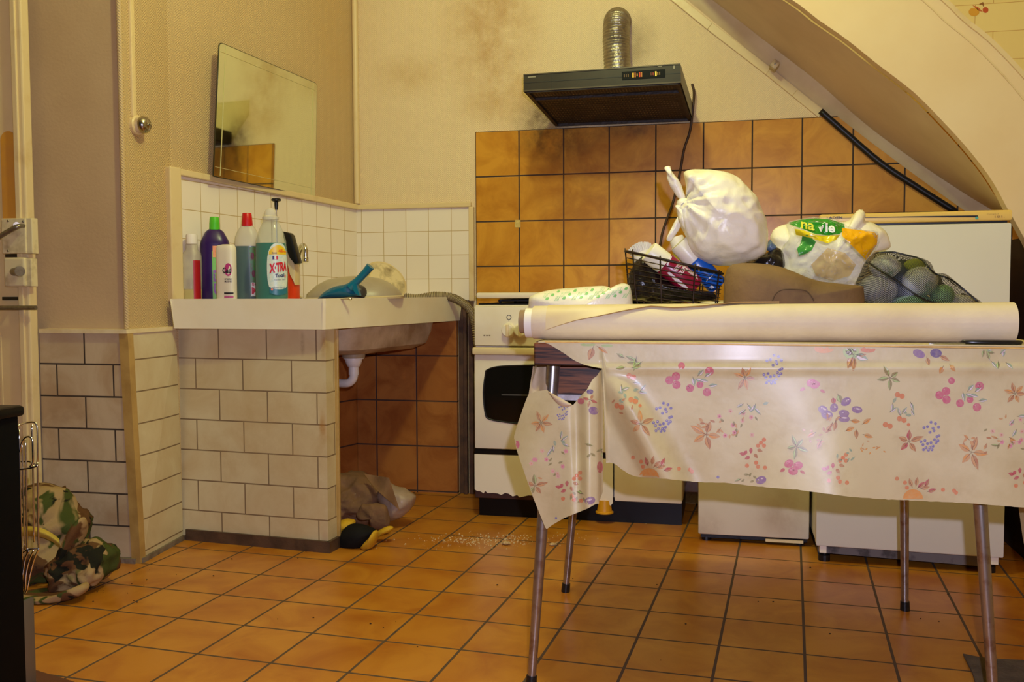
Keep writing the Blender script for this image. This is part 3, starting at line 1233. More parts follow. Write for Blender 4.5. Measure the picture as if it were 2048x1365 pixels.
obj('pink_band', b, pm((190, 90, 140)), o)
# brown pump bottle behind
o, bs_ = bottle('pump_bottle', 'small dark brown pump bottle behind the purple one', 459, 3.27, .030, .9,
                [(.95, 0), (1, .006), (1, .085), (.9, .105), (.55, .118), (.3, .122)], mat('brown_plastic', srgb(60, 28, 18), .3),
                [(.34, .12), (.34, .132), (.14, .136), (.14, .145)], m_black)
b = B()
b.beam((bs_.x - .012, bs_.y, zt + .15), (bs_.x + .042, bs_.y - .004, zt + .146), .016, .008, bev=.002)
obj('pump_nozzle', b, m_black, o)
b = B()
b.ball((bs_.x, bs_.y, zt + .157), .018, .018, .014, 16, 8)
obj('dust_cap', b, clear('clear_cap', (230, 216, 180), .4, .1), o, True)
# red-capped bottle
m_milk = clear('milky_plastic', (226, 216, 200), .50, .3)
o, bs_ = bottle('floor_cleaner_bottle', 'grey-green liquid in a milky bottle with a red cap', 497, 3.135, .046, .72,
                [(.94, 0), (1, .008), (1, H(490, 3.13)), (.93, H(474, 3.13)), (.72, H(461, 3.13)), (.46, H(452, 3.13))], m_milk,
                [(.45, H(453, 3.13)), (.42, H(442, 3.13)), (.36, H(428, 3.13)), (.33, H(427, 3.13))], pm((200, 24, 28), .35), H(494, 3.13), mat('grey_green_liquid', srgb(64, 92, 92), .25), rot=.35, squ=.5)
fl2 = wrap(bs_.x, bs_.y, .046, .046 * .72, zt + .015, zt + H(495, 3.13), -1.32, -.3, .35, .001, .5)
o2 = obj('label', B().grid(fl2, 10, 4), pm((60, 130, 50), .4, (110, 40, 40)), o, True, label='green label with red flowers')
fl3 = wrap(bs_.x, bs_.y, .046, .046 * .72, zt, zt + .19, -1.32, -.3, .35, .0018, .5)
b = B()
b.grid(lambda u, v: fl3(.05 + .9 * u, .09 + .26 * v), 8, 2)
obj('white_panel', b, pm((226, 214, 204)), o2, True)
fl4 = wrap(bs_.x, bs_.y, .046, .046 * .72, zt, zt + .19, -1.32, -.3, .35, .0026, .5)
b = B()
letter(b, 'SOL', lambda u, v: fl4(.12 + .7 * u, .29 + .05 * v), .03)
letter(b, 'M', lambda u, v: fl4(.10 + .5 * u, .13 + .13 * v), .04)
obj('lettering', b, pm((196, 26, 40)), o2)
b = B()
for u, v in ((.2, .86), (.25, .52), (.5, .7)):
    b.face([b.v(fl4(u + .13 * math.cos(t), v + .07 * math.sin(t))) for t in [2 * PI * i / 9 for i in range(9)]])
obj('red_flowers', b, pm((110, 30, 36)), o2)
# teal detergent bottle, the large front one
tl, tb_ = 3.065, 544
o, bs_ = bottle('laundry_bottle', 'large teal laundry detergent bottle with a clear domed cap, lettered XTRA', tb_, tl, .058, .74,
                [(.95, 0), (1, .01), (1, .10), (.97, H(500, tl)), (.90, H(482, tl)), (.76, H(466, tl)), (.60, H(454, tl)), (.48, H(447, tl)), (.48, H(437, tl))], clear('clear_bottle', (206, 212, 196), .30, .12),
                [(.50, H(441, tl)), (.50, H(436, tl)), (.36, H(434, tl)), (.35, H(426, tl)), (.24, H(420, tl)), (.1, H(418, tl))], clear('clear_dosing_cap', (240, 232, 216), .50, .15), H(489, tl), mat('teal_liquid', srgb(0, 112, 98), .15, coat=.4), rot=.25, squ=.3)
rx, ry = .058, .058 * .74
base_a, rt_ = -PI / 2, .25


def lab(u, v, off):
    return wrap(bs_.x, bs_.y, rx, ry, zt, zt + .205, -PI / 2 - .10, -.26, rt_, off, .3)(u, v)


def oval(u0, u1, v0, v1, off, b, n=28, rings=6):
    cu, cv, du, dv = (u0 + u1) / 2, (v0 + v1) / 2, (u1 - u0) / 2, (v1 - v0) / 2
    prev = None
    for j in range(1, rings + 1):
        k = j / rings
        R = []
        for i in range(n):
            a = 2 * PI * i / n
            ca, sa = math.cos(a), math.sin(a)
            q = (abs(ca) ** 2.6 + abs(sa) ** 2.6) ** (-1 / 2.6)
            R.append(b.v(lab(cu + du * k * ca * q, cv + dv * k * sa * q, off)))
        if prev is None:
            b.face(R)
        else:
            for i in range(n):
                b.face([prev[i], R[i], R[(i + 1) % n], prev[(i + 1) % n]])
        prev = R


b = B()
oval(0, 1, .10, 1.0, .0010, b)
o2 = obj('label', b, pm((224, 226, 208), .35, (176, 206, 206)), o, True, label='pale oval label with red letters')
b = B()
b.grid(lambda u, v: lab(.10 + .80 * u, .10 + .10 * v + .04 * (2 * u - 1) ** 2, .0018), 12, 2)
obj('blue_foot', b, pm((40, 110, 130), .35), o2, True)
b = B()
b.grid(lambda u, v: lab(.10 + .80 * u, .80 + .16 * v * (1 - .7 * (2 * u - 1) ** 2), .0018), 12, 3)
obj('yellow_flash', b, pm((238, 196, 30), .35), o2, True)
b = B()
letter(b, '44', lambda u, v: lab(.48 + .2 * u, .83 + .065 * v, .0026), .05)
letter(b, 'lavages', lambda u, v: lab(.70 + .2 * u, .835 + .03 * v, .0026), .03)
obj('orange_lettering', b, pm((232, 100, 30)), o2)
b = B()
letter(b, 'X\u00b7TRA', lambda u, v: lab(.10 + .80 * u, .475 + .165 * v + .05 * u, .0026), .05)
obj('red_lettering', b, pm((206, 22, 34)), o2)
b = B()
letter(b, 'Total', lambda u, v: lab(.34 + .40 * u, .40 + .065 * v + .02 * u, .0026), .03)
letter(b, 'FRANCE', lambda u, v: lab(.22 + .2 * u, .81 + .03 * v, .0026), .01)
letter(b, 'fraicheur alpine', lambda u, v: lab(.30 + .52 * u, .345 + .03 * v + .015 * u, .0026), 0)
letter(b, 'efficace des 20', lambda u, v: lab(.22 + .55 * u, .225 - .0 + .022 * v, .0026), 0)
obj('blue_lettering', b, pm((40, 50, 96)), o2)
b = B()
for k, c in enumerate(((30, 40, 110), (236, 232, 224), (200, 30, 40))):
    b.mi = k
    b.grid(lambda u, v: lab(.24 + .075 * (k + u), .715 + .062 * v, .0026), 1, 1)
obj('tricolour_flag', b, [pm((30, 40, 110)), pm((236, 232, 224)), pm((200, 30, 40))], o2)
b = B()
b.face([b.v(lab(.2 + .05 * math.cos(t), .20 + .022 * math.sin(t), .0026)) for t in [2 * PI * i / 10 for i in range(10)]])
b.face([b.v(lab(.80 + .04 * math.cos(t), .43 + .03 * math.sin(t), .0026)) for t in [2 * PI * i / 10 for i in range(10)]])
obj('pink_spots', b, pm((220, 130, 110)), o2)
# orange spray bottle with black grip
p = P(583, 600, 3.2)
o = thing('spray_bottle', 'orange spray bottle with a black trigger head beside the teal one', 'bottle', (p.x, 3.2, zt), 'cleaning bottles on the sink')
b = B()
b.prism([P(572, 599.5, 3.18), P(588.5, 599.5, 3.18), P(588, 545, 3.18), P(578, 520, 3.18), P(568, 505, 3.18), P(560, 520, 3.18)], (0, .05, 0), .004)
obj('body', b, pm((222, 62, 22), .3), o, 40)
b = B()
b.prism([P(574, 501, 3.175), P(586, 520, 3.175), P(590, 545, 3.175), P(589, 570, 3.175), P(580, 550, 3.175), P(572, 520, 3.175)], (0, .045, 0), .003)
obj('neck', b, pm((216, 190, 140), .4), o, 40)
b = B()
b.prism([P(564, 463, 3.16), P(577, 466, 3.16), P(582, 471, 3.16), P(597, 526, 3.16), P(589, 529, 3.16), P(578, 515, 3.16), P(571, 495, 3.16)], (0, .035, 0), .004)
obj('trigger_head', b, m_black, o, 40)

# knob on a rod, standing behind
p0, p1 = P(553, 410, 3.50), P(556, 600, 3.50)
kr = thing('rod_with_knob', 'thin metal rod topped with a black knob, upright behind the bottles', 'rod', (p0.x, 3.5, zt))
obj('rod', B().tube([(p0.x, 3.5, zt), (p0.x - .002, 3.5, p0.z)], .003, 8), m_steel, kr, 40)
zk = P(553, 420, 3.5).z
obj('knob', B().lathe([(.006, 0), (.008, .02), (.008, .032), (.019, .036), (.020, .042), (.016, .046)], Matrix.Translation((p0.x - .001, 3.5, zk)), 20), m_black, kr, 40)

# ---- washing-up things heaped in the sink
def tilt(c, rx_=0, ry_=0, rz_=0):
    return Matrix.Translation(c) @ Matrix.Rotation(rz_, 4, 'Z') @ Matrix.Rotation(ry_, 4, 'Y') @ Matrix.Rotation(rx_, 4, 'X')


# large upturned grey bowl with cream rim band
c = P(708, 600, 3.50)
o = thing('mixing_bowl', 'large upturned grey bowl with a cream underside in the sink', 'bowl', (c.x, 3.5, zt))
prof = [(.218, .0), (.216, .012), (.200, .034), (.165, .060), (.12, .080), (.06, .090), (.002, .093)]
obj('shell', B().lathe(prof, tilt((c.x + .0, 3.50, zt + .002), .02, -.02), 48, .92, .62), mat('grey_bowl_plastic', srgb(176, 160, 138), .35, srgb(150, 132, 110), 8, .5), o, 50)
obj('rim', B().lathe([(.222, -.0), (.224, .008), (.217, .012), (.214, .004)], tilt((c.x, 3.50, zt + .002), .02, -.02), 48, .92, .62), mat('cream_bowl_rim', srgb(206, 184, 140), .4), o, 50)
# cream dirty pot tipped over
pa = P(745, 585, 3.90)
o = thing('bucket', 'dirty cream pot tipped over, its grimy base showing', 'bucket', pa)
nrm = Vector((.64, -.56, .52)).normalized()
cc = P(770, 562, 3.76)
M = axis_m(cc - nrm * .14, cc)
obj('wall', B().lathe([(.088, .0), (.098, .10), (.102, .128), (.101, .136), (.092, .138)], M, 40, 1, 1, cap=False), mat('cream_enamel', srgb(226, 204, 156), .35, srgb(190, 158, 104), 9, .5), o, 40)
m_grime = mat('grimy_base', srgb(224, 202, 154), .45, srgb(92, 66, 36), 16, .85, .5, .72)
obj('base', B().lathe([(.094, .137), (.080, .128), (.070, .124), (.066, .130), (.040, .128), (.001, .127)], M, 40), m_grime, o, 40)
# blue dustpan
o = thing('dustpan', 'teal blue dustpan lying over the grey bowl with its handle up', 'dustpan', P(660, 598, 3.33))
Yd = 3.30
out = spline_px([(636, 598), (648, 585), (668, 574), (690, 569), (708, 565), (718, 590), (719, 592), (690, 596)], 4)
b = B()
b.blob(out, Yd, .035, .035, na=56, nr=8)
obj('pan', b, mat('teal_plastic', srgb(8, 92, 124), .3, coat=.2), o, 50)
b = B()
b.tube([P(700, 575, Yd - .03), P(715, 562, Yd - .03), P(730, 546, Yd - .03), P(741, 533, Yd - .03)], [.017, .014, .014, .016], 14)
b.prism([P(706, 567, Yd - .045), P(713, 570, Yd - .045), P(719, 592, Yd - .045), P(711, 588, Yd - .045), P(706, 580, Yd - .045)], (0, .02, 0))
obj('handle', b, mat('teal_plastic_handle', srgb(10, 104, 132), .3, coat=.2), o, 50)
# dark pan peeping out behind
o = thing('frying_pan', 'dark grey pan behind the blue dustpan', 'pan', P(726, 598, 3.42))
b = B()
b.blob(spline_px([(700, 598), (704, 580), (718, 570), (730, 576), (733, 588), (730, 598)], 4), 3.385, .03, .03, na=40, nr=8)
obj('pan_shell', b, mat('dark_pan', srgb(62, 56, 54), .35), o, 50)
o['kind'] = 'thing'
# knife lying on the rim of the sink
o = thing('table_knife', 'table knife lying across the sink edge', 'knife', P(640, 600, 3.05))
b = B()
ka, kb = Vector((P(592, 599, 3.03).x, 3.03, zt + .004)), Vector((P(700, 597, 3.12).x, 3.12, zt + .006))
km = ka.lerp(kb, .42)
b.beam(ka, km, .014, .004, bev=.001)
obj('handle', b, pm((206, 186, 150), .4), o)
b = B()
b.beam(km, kb, .012, .003, bev=.001)
b.ball(kb, .008, .008, .005, 10, 6)
obj('blade', b, m_chrome, o, 40)
# corrugated waste hose draped over the sink edge
Yh = 3.95
path = smooth_path([Vector((P(790, 598, 3.86).x, 3.86, zt + .014)), P(833, 597, 3.90), P(868, 592, 3.93), P(898, 594, 3.95), P(922, 604, 3.955), P(940, 620, 3.96), P(950, 646, 3.965), P(955, 690, 3.97)], 14)
b = B()
fine = []
fr = []
tot = 0
for i, p in enumerate(path):
    fine.append(p)
fine2 = smooth_path(fine, 3)
fr = [.0175 + (.0022 if (i // 2) % 2 else -.0012) for i in range(len(fine2))]
b.tube(fine2, fr, 14, alt=2)
tag(obj('waste_hose', b, [mat('ribbed_grey_hose', srgb(186, 164, 122), .45), mat('hose_groove', srgb(112, 94, 64), .5)], None, 50), 'ribbed grey drain hose draped from the sink towards the cooker', 'hose')


# =================================================================== COOKER, HOOD, WHITE GOODS
m_enam = mat('cream_enamel_cooker', srgb(242, 230, 208), .25, srgb(222, 198, 150), 4, .5, .5, .8, coat=.2)
m_enam2 = mat('cream_plastic_trim', srgb(228, 206, 160), .35)
m_blk = mat('black_enamel', srgb(13, 11, 10), .35, spec=.3)
XL, XR = -.996, -.158
YF = 3.655
ck = thing('gas_cooker', 'wide old white gas cooker with an oven window, left of the white appliances', 'cooker', (-.58, 3.85, 0))
b = B()
b.box(XL, XR, YF + .02, 4.05, .10, .868, .004)
obj('body', b, m_enam, ck, 40)
b = B()
b.box(XL + .01, XR - .005, YF + .03, 4.03, .0, .098)
obj('plinth', b, m_blk, ck)
b = B()
b.box(XL + .004, XR, YF - .012, YF + .02, .703, .863, .006)
obj('control_panel', b, m_enam, ck, 40)
b = B()
b.box(XL + .006, XR - .004, YF + .012, 4.045, .894, .918, .008)
obj('lid', b, m_enam, ck, 40)
b = B()
b.box(XL + .02, XR - .02, 4.02, 4.045, .868, .896, .003)
obj('lid_hinge', b, m_enam2, ck)
b = B()
b.box(XL + .012, XR - .012, YF + .03, 3.995, .868, .874)
obj('hob', b, m_blk, ck)
for g0, g1 in ((XL + .09, XL + .40), (XL + .44, XR - .08)):
    b = B()
    for k in range(7):
        y = YF + .06 + k * .045
        b.box(g0, g1, y, y + .008, .882, .889)
    for x in (g0, (g0 + g1) / 2 - .004, g1 - .008):
        b.box(x, x + .008, YF + .05, YF + .36, .880, .888)
        b.box(x, x + .008, YF + .06, YF + .07, .874, .884)
        b.box(x, x + .008, YF + .34, YF + .35, .874, .884)
    obj('pan_support', b, m_black, ck)
for k, px in enumerate((1018, 1043, 1110, 1165, 1220)):
    c = P(px, 661, YF - .012)
    M = axis_m(c + Vector((0, .0, 0)), c + Vector((0, -1, 0)))
    kn = obj('knob', B().lathe([(.030, 0), (.030, .006), (.0265, .010), (.0255, .026), (.022, .029)], M, 28), m_enam, ck, 40)
    b = B()
    b.box(c.x - .006, c.x + .006, c.y - .036, c.y - .026, c.z - .024, c.z + .024, .002)
    obj('grip', b, m_enam2, kn, 40)
    b = B()
    z = c.z + .052
    b.tube([(c.x + .009 * math.cos(t), YF - .0125, z + .009 * math.sin(t)) for t in [2 * PI * i / 16 for i in range(16)]], .0012, 5, closed=True)
    b.tube([(c.x, YF - .0125, z - .016), (c.x, YF - .0125, z - .013)], .0012, 5)
    obj('marking', b, m_black, kn)
b = B()
c = P(967, 671, YF - .0125)
for k in range(3):
    b.box(c.x + k * .011, c.x + .007 + k * .011, YF - .0128, YF - .012, c.z - .003, c.z + .002)
obj('maker_marks', b, pm((120, 104, 80)), ck)
XD = -.43
dr = obj('oven_door', B().box(XL + .002, XD, YF - .012, YF + .018, .283, .668, .008), m_enam, ck, 40)
obj('door_handle', B().box(XL + .0, XD, YF - .034, YF - .008, .668, .697, .006), m_enam2, dr, 40)
wl = [(972, 742), (985, 736), (1006, 733), (1030, 732), (1065, 731), (1100, 731), (1140, 733), (1165, 737), (1177, 745), (1180, 790), (1177, 832), (1165, 842), (1130, 847), (1090, 850), (1040, 848), (1000, 843), (978, 838), (971, 828), (967, 785)]
wp = [P(x, y, YF - .0125) for x, y in spline_px(wl + wl[:1], 4)[:-1]]
wn = B()
wn.prism(wp, (0, .006, 0))
m_ovg = mat('dark_oven_glass', srgb(18, 15, 14), .08, spec=.6)
ow = obj('window', wn, m_ovg, dr)
b = B()
b.tube([p + Vector((0, -.0005, 0)) for p in wp], .0035, 6, closed=True)
obj('window_seal', b, m_black, dr, True)
b = B()
a, c = P(1003, 790, YF - .0135), P(1150, 793, YF - .0135)
b.box(a.x, c.x, YF - .0140, YF - .0128, a.z - .003, a.z + .003)
obj('oven_shelf', b, pm((70, 66, 60)), ow)
b = B()
b.box(XL, XD, YF - .004, YF + .02, .262, .281)
obj('door_gap', b, m_blk, ck)
# drawer with peeling paint along the foot
random.seed(3)
pts = [(XL + .002, .115)]
x = XL + .002
zz = .115
while x < XD - .02:
    x += random.uniform(.006, .022)
    zz = .108 - .03 * min(1, (x - XL) / .5) + random.uniform(-.006, .008)
    pts.append((x, zz))
pts.append((XD, .085))
b = B()
b.box(XL + .002, XD, YF - .008, YF + .02, .080, .262, .003)
obj('drawer', b, mat('bare_brown_metal', srgb(66, 32, 26), .6, srgb(40, 20, 18), 30, .6), ck)
b = B()
poly = [Vector((px, YF - .012, pz)) for px, pz in pts] + [Vector((XD, YF - .012, .260)), Vector((XL + .002, YF - .012, .260))]
b.prism(poly, (0, .004, 0))
obj('drawer_paint', b, m_enam, ck)
b = B()
b.box(XD + .006, XR - .002, YF - .012, YF + .02, .093, .697, .006)
obj('bottle_compartment_door', b, m_enam, ck, 40)
c = P(1209, 1010, YF)
b = B()
b.lathe([(.036, -.052), (.036, -.047), (.030, -.044), (.024, .0)], Matrix.Translation((c.x, YF + .002, .094)), 20)
obj('yellow_foot_cap', b, mat('yellow_plastic', srgb(214, 150, 26), .4), ck, 40, label='yellow plastic cup')
b = B()
c = P(1292, 1050, YF + .028)
b.ball(c, .006, .003, .006, 8, 6)
obj('plinth_screw', b, m_steel, ck, True)

# extractor hood
hd = thing('cooker_hood', 'greasy dark grey extractor hood mounted over the cooker', 'cooker hood', (-.47, 3.85, 1.65))
fTL, fTR, fBL, fBR = P(1047, 150, 3.6), P(1361, 128, 3.6), P(1047, 183, 3.6), P(1362, 165, 3.6)
bBL, bBR = P(1110, 252, WY - .001), P(1386, 241, WY - .001)
bTL, bTR = bBL + Vector((0, 0, .062)), bBR + Vector((0, 0, .062))
m_hood = mat('dark_hood_enamel', srgb(58, 50, 42), .35, srgb(44, 38, 32), 8, .5, metal=.2)
m_hood2 = mat('greasy_underside', srgb(46, 34, 24), .5, srgb(28, 20, 14), 10, .7, bump=.3, bs=60)


def hexa(b, q):
    v = [b.v(p) for p in q]
    for f in ((0, 1, 2, 3), (7, 6, 5, 4), (0, 4, 5, 1), (1, 5, 6, 2), (2, 6, 7, 3), (3, 7, 4, 0)):
        b.face([v[i] for i in f])
    return b


b = B()
v = [b.v(p) for p in (fBL, fBR, fTR, fTL, bBL, bBR, bTR, bTL)]
for f in ((0, 1, 2, 3), (7, 6, 5, 4), (1, 5, 6, 2), (2, 6, 7, 3), (3, 7, 4, 0)):
    b.face([v[i] for i in f])
obj('casing', b, m_hood, hd)
b = B()
up_ = Vector((0, 0, .004))
b.quad(fBL + up_, fBR + up_, bBR + up_, bBL + up_)
obj('underside', b, m_hood2, hd)


def hp(u, w, dz=0):
    return (fBL * (1 - u) + fBR * u) * (1 - w) + (bBL * (1 - u) + bBR * u) * w + Vector((0, 0, dz))


b = B()
for (a, c) in ((hp(.02, .02), hp(.98, .02)), (hp(.02, .98), hp(.98, .98)), (hp(.02, .02), hp(.02, .98)), (hp(.98, .02), hp(.98, .98)), (hp(.03, .22), hp(.97, .22))):
    b.beam(a, c, .014, .010)
obj('underside_frame', b, m_hood2, hd)
b = B()
m_slot = mat('slot_metal', srgb(96, 74, 48), .4, srgb(36, 26, 18), 24, .9, .38, .6)
for r in range(15):
    w = (.07, .10, .13)[r] if r < 3 else .26 + (r - 3) * .057
    if r == 3:
        obj('vent_slots', b, m_slot, hd)
        b = B()
    for k in range(44):
        u = .05 + .9 * k / 44
        b.quad(hp(u, w), hp(u + .009, w), hp(u + .009, w + .02), hp(u, w + .02))
obj('filter_grille', b, m_slot, hd)


def hf(u, v, d=.0012):
    p = (fBL * (1 - u) + fBR * u) * (1 - v) + (fTL * (1 - u) + fTR * u) * v
    return p + Vector((0, -d, 0))


b = B()
b.quad(hf(.0, .49), hf(1, .49), hf(1, .53), hf(0, .53))
b.quad(hf(.185, 0), hf(.189, 0), hf(.189, 1), hf(.185, 1))
obj('front_seam', b, pm((34, 29, 25)), hd)
b = B()
b.beam(hf(0, 1, .0), hf(1, 1, .0), .006, .004)
b.beam(hf(0, .02, .0), hf(1, .02, .0), .006, .005)
obj('front_lips', b, mat('hood_lip', srgb(90, 80, 66), .35, metal=.3), hd)
b = B()
b.quad(hf(.635, .32, .002), hf(.905, .32, .002), hf(.905, .78, .002), hf(.635, .78, .002))
cp = obj('switch_panel', b, pm((18, 18, 22), .2), hd)
random.seed(5)
for u, w_, c in [(.648, .005, (120, 90, 60)), (.660, .005, (120, 90, 60)), (.672, .005, (150, 110, 60)), (.70, .010, (240, 190, 60)), (.714, .008, (200, 110, 40)), (.728, .006, (230, 160, 50)), (.742, .009, (210, 60, 30)), (.755, .007, (190, 120, 50)),
                  (.815, .005, (120, 60, 40)), (.828, .005, (170, 60, 40)), (.842, .010, (250, 220, 90)), (.856, .006, (190, 140, 60)), (.868, .005, (140, 110, 60))]:
    b = B()
    h = .08 if w_ < .007 else .13
    b.quad(hf(u, .55 - h, .003), hf(u + w_, .55 - h, .003), hf(u + w_, .55 + h, .003), hf(u, .55 + h, .003))
    obj('button', b, pm(c, .3), cp)
b = B()
b.grid(lambda u, v: hf(.03 + .05 * u, .80 + .07 * v, .002), 6, 1)
b.quad(hf(.86, .92, .002), hf(.885, .92, .002), hf(.885, .96, .002), hf(.86, .96, .002))
b.face([b.v(hf(.96 + .006 * math.cos(t), .84 + .10 * math.sin(t), .002)) for t in [2 * PI * i / 10 for i in range(10)]])
obj('maker_marks', b, pm((150, 140, 118)), hd)
# exhaust duct
ds = P(1238, 140, 4.01)
path = smooth_path([(ds.x, 4.010, bTL.z + .028), (ds.x - .006, 4.012, 1.86), (ds.x - .012, 4.012, 1.96), (ds.x - .012, 4.018, 2.03), (ds.x - .012, 4.040, 2.068), (ds.x - .012, 4.079, 2.078)], 24)
rs = [.0555 + .0018 * math.sin(i * 1.9) + .002 * noise.noise(Vector((i * .21, 0, 0))) for i in range(len(path))]
b = B()
b.tube(path, rs, 28)
tag(obj('exhaust_duct', b, mat('crumpled_aluminium', (.42, .38, .30), .35, srgb(130, 110, 80), 12, .6, metal=.85, bump=.5, bs=50), None, 60), 'crumpled foil exhaust duct rising from the hood into the wall', 'duct')
# power cord
path = smooth_path([P(1384, 168, 4.04), P(1388, 185, 4.045), P(1386, 215, 4.05), P(1380, 262, 4.055), P(1368, 300, 4.055), P(1360, 345, 4.055), P(1346, 405, 4.055), P(1328, 455, 4.055), P(1322, 480, 4.055), P(1316, 520, 4.055), P(1312, 560, 4.055), P(1310, 584, 4.055)], 6)
b = B()
b.tube(path, .0055, 8)
tag(obj('power_cord', b, mat('dirty_cord', srgb(70, 48, 26), .5), None, True), 'brown power cord hanging from the hood down the tiles', 'cord')

# junction box, black rubber strip on the stair edge
c = P(1549, 132, 4.02)
jb = thing('junction_box', 'small cream junction box on the edge of the sloping staircase', 'junction box', c)
ax = (P(1562, 122, 4.0) - P(1545, 116, 4.0)).normalized()
d1 = Vector((.62, 0, .78)) * .017
d2 = Vector((.78, 0, -.62)) * .015
b = B()
b.obox(c, d1, d2, (0, .035, 0), .004)
obj('case', b, mat('cream_box', srgb(206, 182, 136), .5, srgb(120, 92, 56), 40, .6), jb, 40)
b = B()
b.ball(c + Vector((0, -.036, 0)), .004, .002, .004, 10, 6)
obj('screw', b, m_steel, jb, True)
b = B()
path = [P(x, y, WY - .03) for x, y in spline_px([(1641, 222), (1690, 265), (1760, 325), (1830, 372), (1912, 424)], 5)]
b.tube(path, .013, 12)
tag(obj('rubber_strip', b, mat('black_rubber', srgb(20, 18, 18), .4), None, True), 'black rubber strip along the foot of the sloping staircase soffit', 'strip')
# little yellowed label on a tile
b = B()
q = [P(x, y, WY - .0135) for x, y in ((1030, 455), (1041, 455), (1041, 440), (1030, 440))]
b.prism(q, (0, .001, 0))
tag(obj('tile_sticker', b, mat('old_sticker', srgb(214, 190, 110), .4, srgb(170, 130, 60), 60, .6)), 'tiny yellowed sticker on the ochre wall tiles', 'sticker')

# top-loading appliance and refrigerator
m_app = mat('white_appliance', srgb(230, 220, 198), .3, srgb(220, 206, 176), 3, .4, stains=(((.22, 3.45, .12), .16, srgb(150, 110, 70), .45, (1, 1, 1.2)), ((-.07, 3.45, .04), .1, srgb(130, 90, 60), .5, (1, 1, 1))))
wm = thing('washing_machine', 'narrow white top-loading appliance between the cooker and the fridge', 'washing machine', (.10, 3.75, 0))
b = B()
q0, q1 = P(1396, 1078, 3.46), P(1627, 1091, 3.445)
wx0, wx1 = q0.x, .297
b.box(wx0, wx1, 3.455, 4.03, .028, .855, .006)
obj('body', b, m_app, wm, 40)
obj('lid', B().box(wx0, wx1, 3.45, 4.03, .857, .882, .008), m_enam, wm, 40)
b = B()
b.box(wx0 + .01, wx1 - .005, 3.475, 4.0, .012, .028)
obj('base', b, m_blk, wm)
for x in (wx0 + .03, wx1 - .03):
    for y in (3.50, 3.98):
        obj('foot', B().lathe([(.018, 0), (.018, .012)], Matrix.Translation((x, y, 0)), 14), m_black, wm)
b = B()
b.box(wx0 + .24, wx1 - .02, 3.458, 3.468, .012, .022)
obj('kick_strip', b, m_enam2, wm)
m_fr = mat('white_fridge', srgb(222, 215, 198), .35, srgb(214, 206, 186), 2, .4, speck=(srgb(120, 84, 50), 120, .80))
fr = thing('refrigerator', 'white refrigerator with a yellowed top band, tucked under the stairs', 'refrigerator', (.585, 3.55, 0))
fx0, fx1 = .303, .874
rotq = lambda x: 3.262 - .052 * (x - fx0)
b = B()
b.prism([(fx0 + .004, rotq(fx0) + .05, .06), (fx1 - .004, rotq(fx1) + .05, .06), (fx1 - .004, 3.80, .06), (fx0 + .004, 3.80, .06)], (0, 0, 1.105))
obj('cabinet', b, m_fr, fr)
b = B()
b.prism([(fx0, rotq(fx0), .058), (fx1, rotq(fx1), .058), (fx1, rotq(fx1) + .045, .058), (fx0, rotq(fx0) + .045, .058)], (0, 0, 1.074), .006)
dr = obj('door', b, m_fr, fr, 40)
b = B()
b.prism([(fx0 - .001, rotq(fx0) - .002, 1.138), (fx1 + .001, rotq(fx1) - .002, 1.138), (fx1 + .001, rotq(fx1) + .06, 1.138), (fx0 - .001, rotq(fx0) + .06, 1.138)], (0, 0, .034), .006)
tb = obj('top_band', b, mat('yellowed_plastic', srgb(236, 196, 104), .3), fr, 40)
b = B()
b.prism([(fx0 + .01, rotq(fx0) + .006, 1.130), (fx1 - .01, rotq(fx1) + .006, 1.130), (fx1 - .01, rotq(fx1) + .04, 1.130), (fx0 + .01, rotq(fx0) + .04, 1.130)], (0, 0, .01))
obj('door_seal', b, m_black, fr)


def ff(u, z, d=.0035):
    x = fx0 + (fx1 - fx0) * u
    return Vector((x, rotq(x) - d, z))


b = B()
letter(b, 'LADEN', lambda u, v: ff(.034 + .085 * u, 1.1565 + .0075 * v), .03)
obj('maker_name', b, m_black, tb)
b = B()
nn = 24
for i in range(nn):
    u0, u1 = .10 + .73 * i / nn, .10 + .73 * (i + 1) / nn
    h0, h1 = .0004 + .0022 * i / nn, .0004 + .0022 * (i + 1) / nn
    z0_, z1_ = 1.158 - .0045 * (i / nn) ** 2, 1.158 - .0045 * ((i + 1) / nn) ** 2
    b.quad(ff(u0, z0_ - h0), ff(u1, z1_ - h1), ff(u1, z1_ + h1), ff(u0, z0_ + h0))
obj('black_pinstripe', b, m_black, tb)
b = B()
b.face([b.v(ff(.825 + .0085 * math.cos(t), 1.1485 + .0045 * math.sin(t))) for t in [2 * PI * i / 16 for i in range(16)]])
obj('turquoise_dot', b, pm((80, 170, 160)), tb)
b = B()
letter(b, 'Compact', lambda u, v: ff(.875 + .06 * u, 1.157 + .004 * v), 0)
letter(b, '181.', lambda u, v: ff(.915 + .05 * u, 1.1475 + .0065 * v), 0)
obj('model_lettering', b, pm((150, 112, 60)), tb)
b = B()
b.prism([(fx0 + .03, rotq(fx0) + .03, .028), (fx1 - .06, rotq(fx1) + .03, .020), (fx1 - .06, rotq(fx1) + .04, .020), (fx0 + .03, rotq(fx0) + .04, .028)], (0, 0, .034))
obj('kick_plate', b, mat('bare_grey_metal', srgb(112, 106, 100), .5, srgb(50, 44, 40), 16, .8, .5, .6), fr)
b = B()
b.prism([(fx0 + .01, rotq(fx0) + .05, .022), (fx1 - .01, rotq(fx1) + .05, .022), (fx1 - .01, 3.78, .022), (fx0 + .01, 3.78, .022)], (0, 0, .04))
obj('base_pan', b, m_black, fr)
for x in (fx0 + .03, fx1 - .03):
    for y in (rotq(x) + .045, 3.75):
        ftt = obj('foot', B().lathe([(.020, 0), (.020, .02), (.012, .022), (.012, .035)], Matrix.Translation((x, y, 0)), 14), m_black, fr)
b = B()
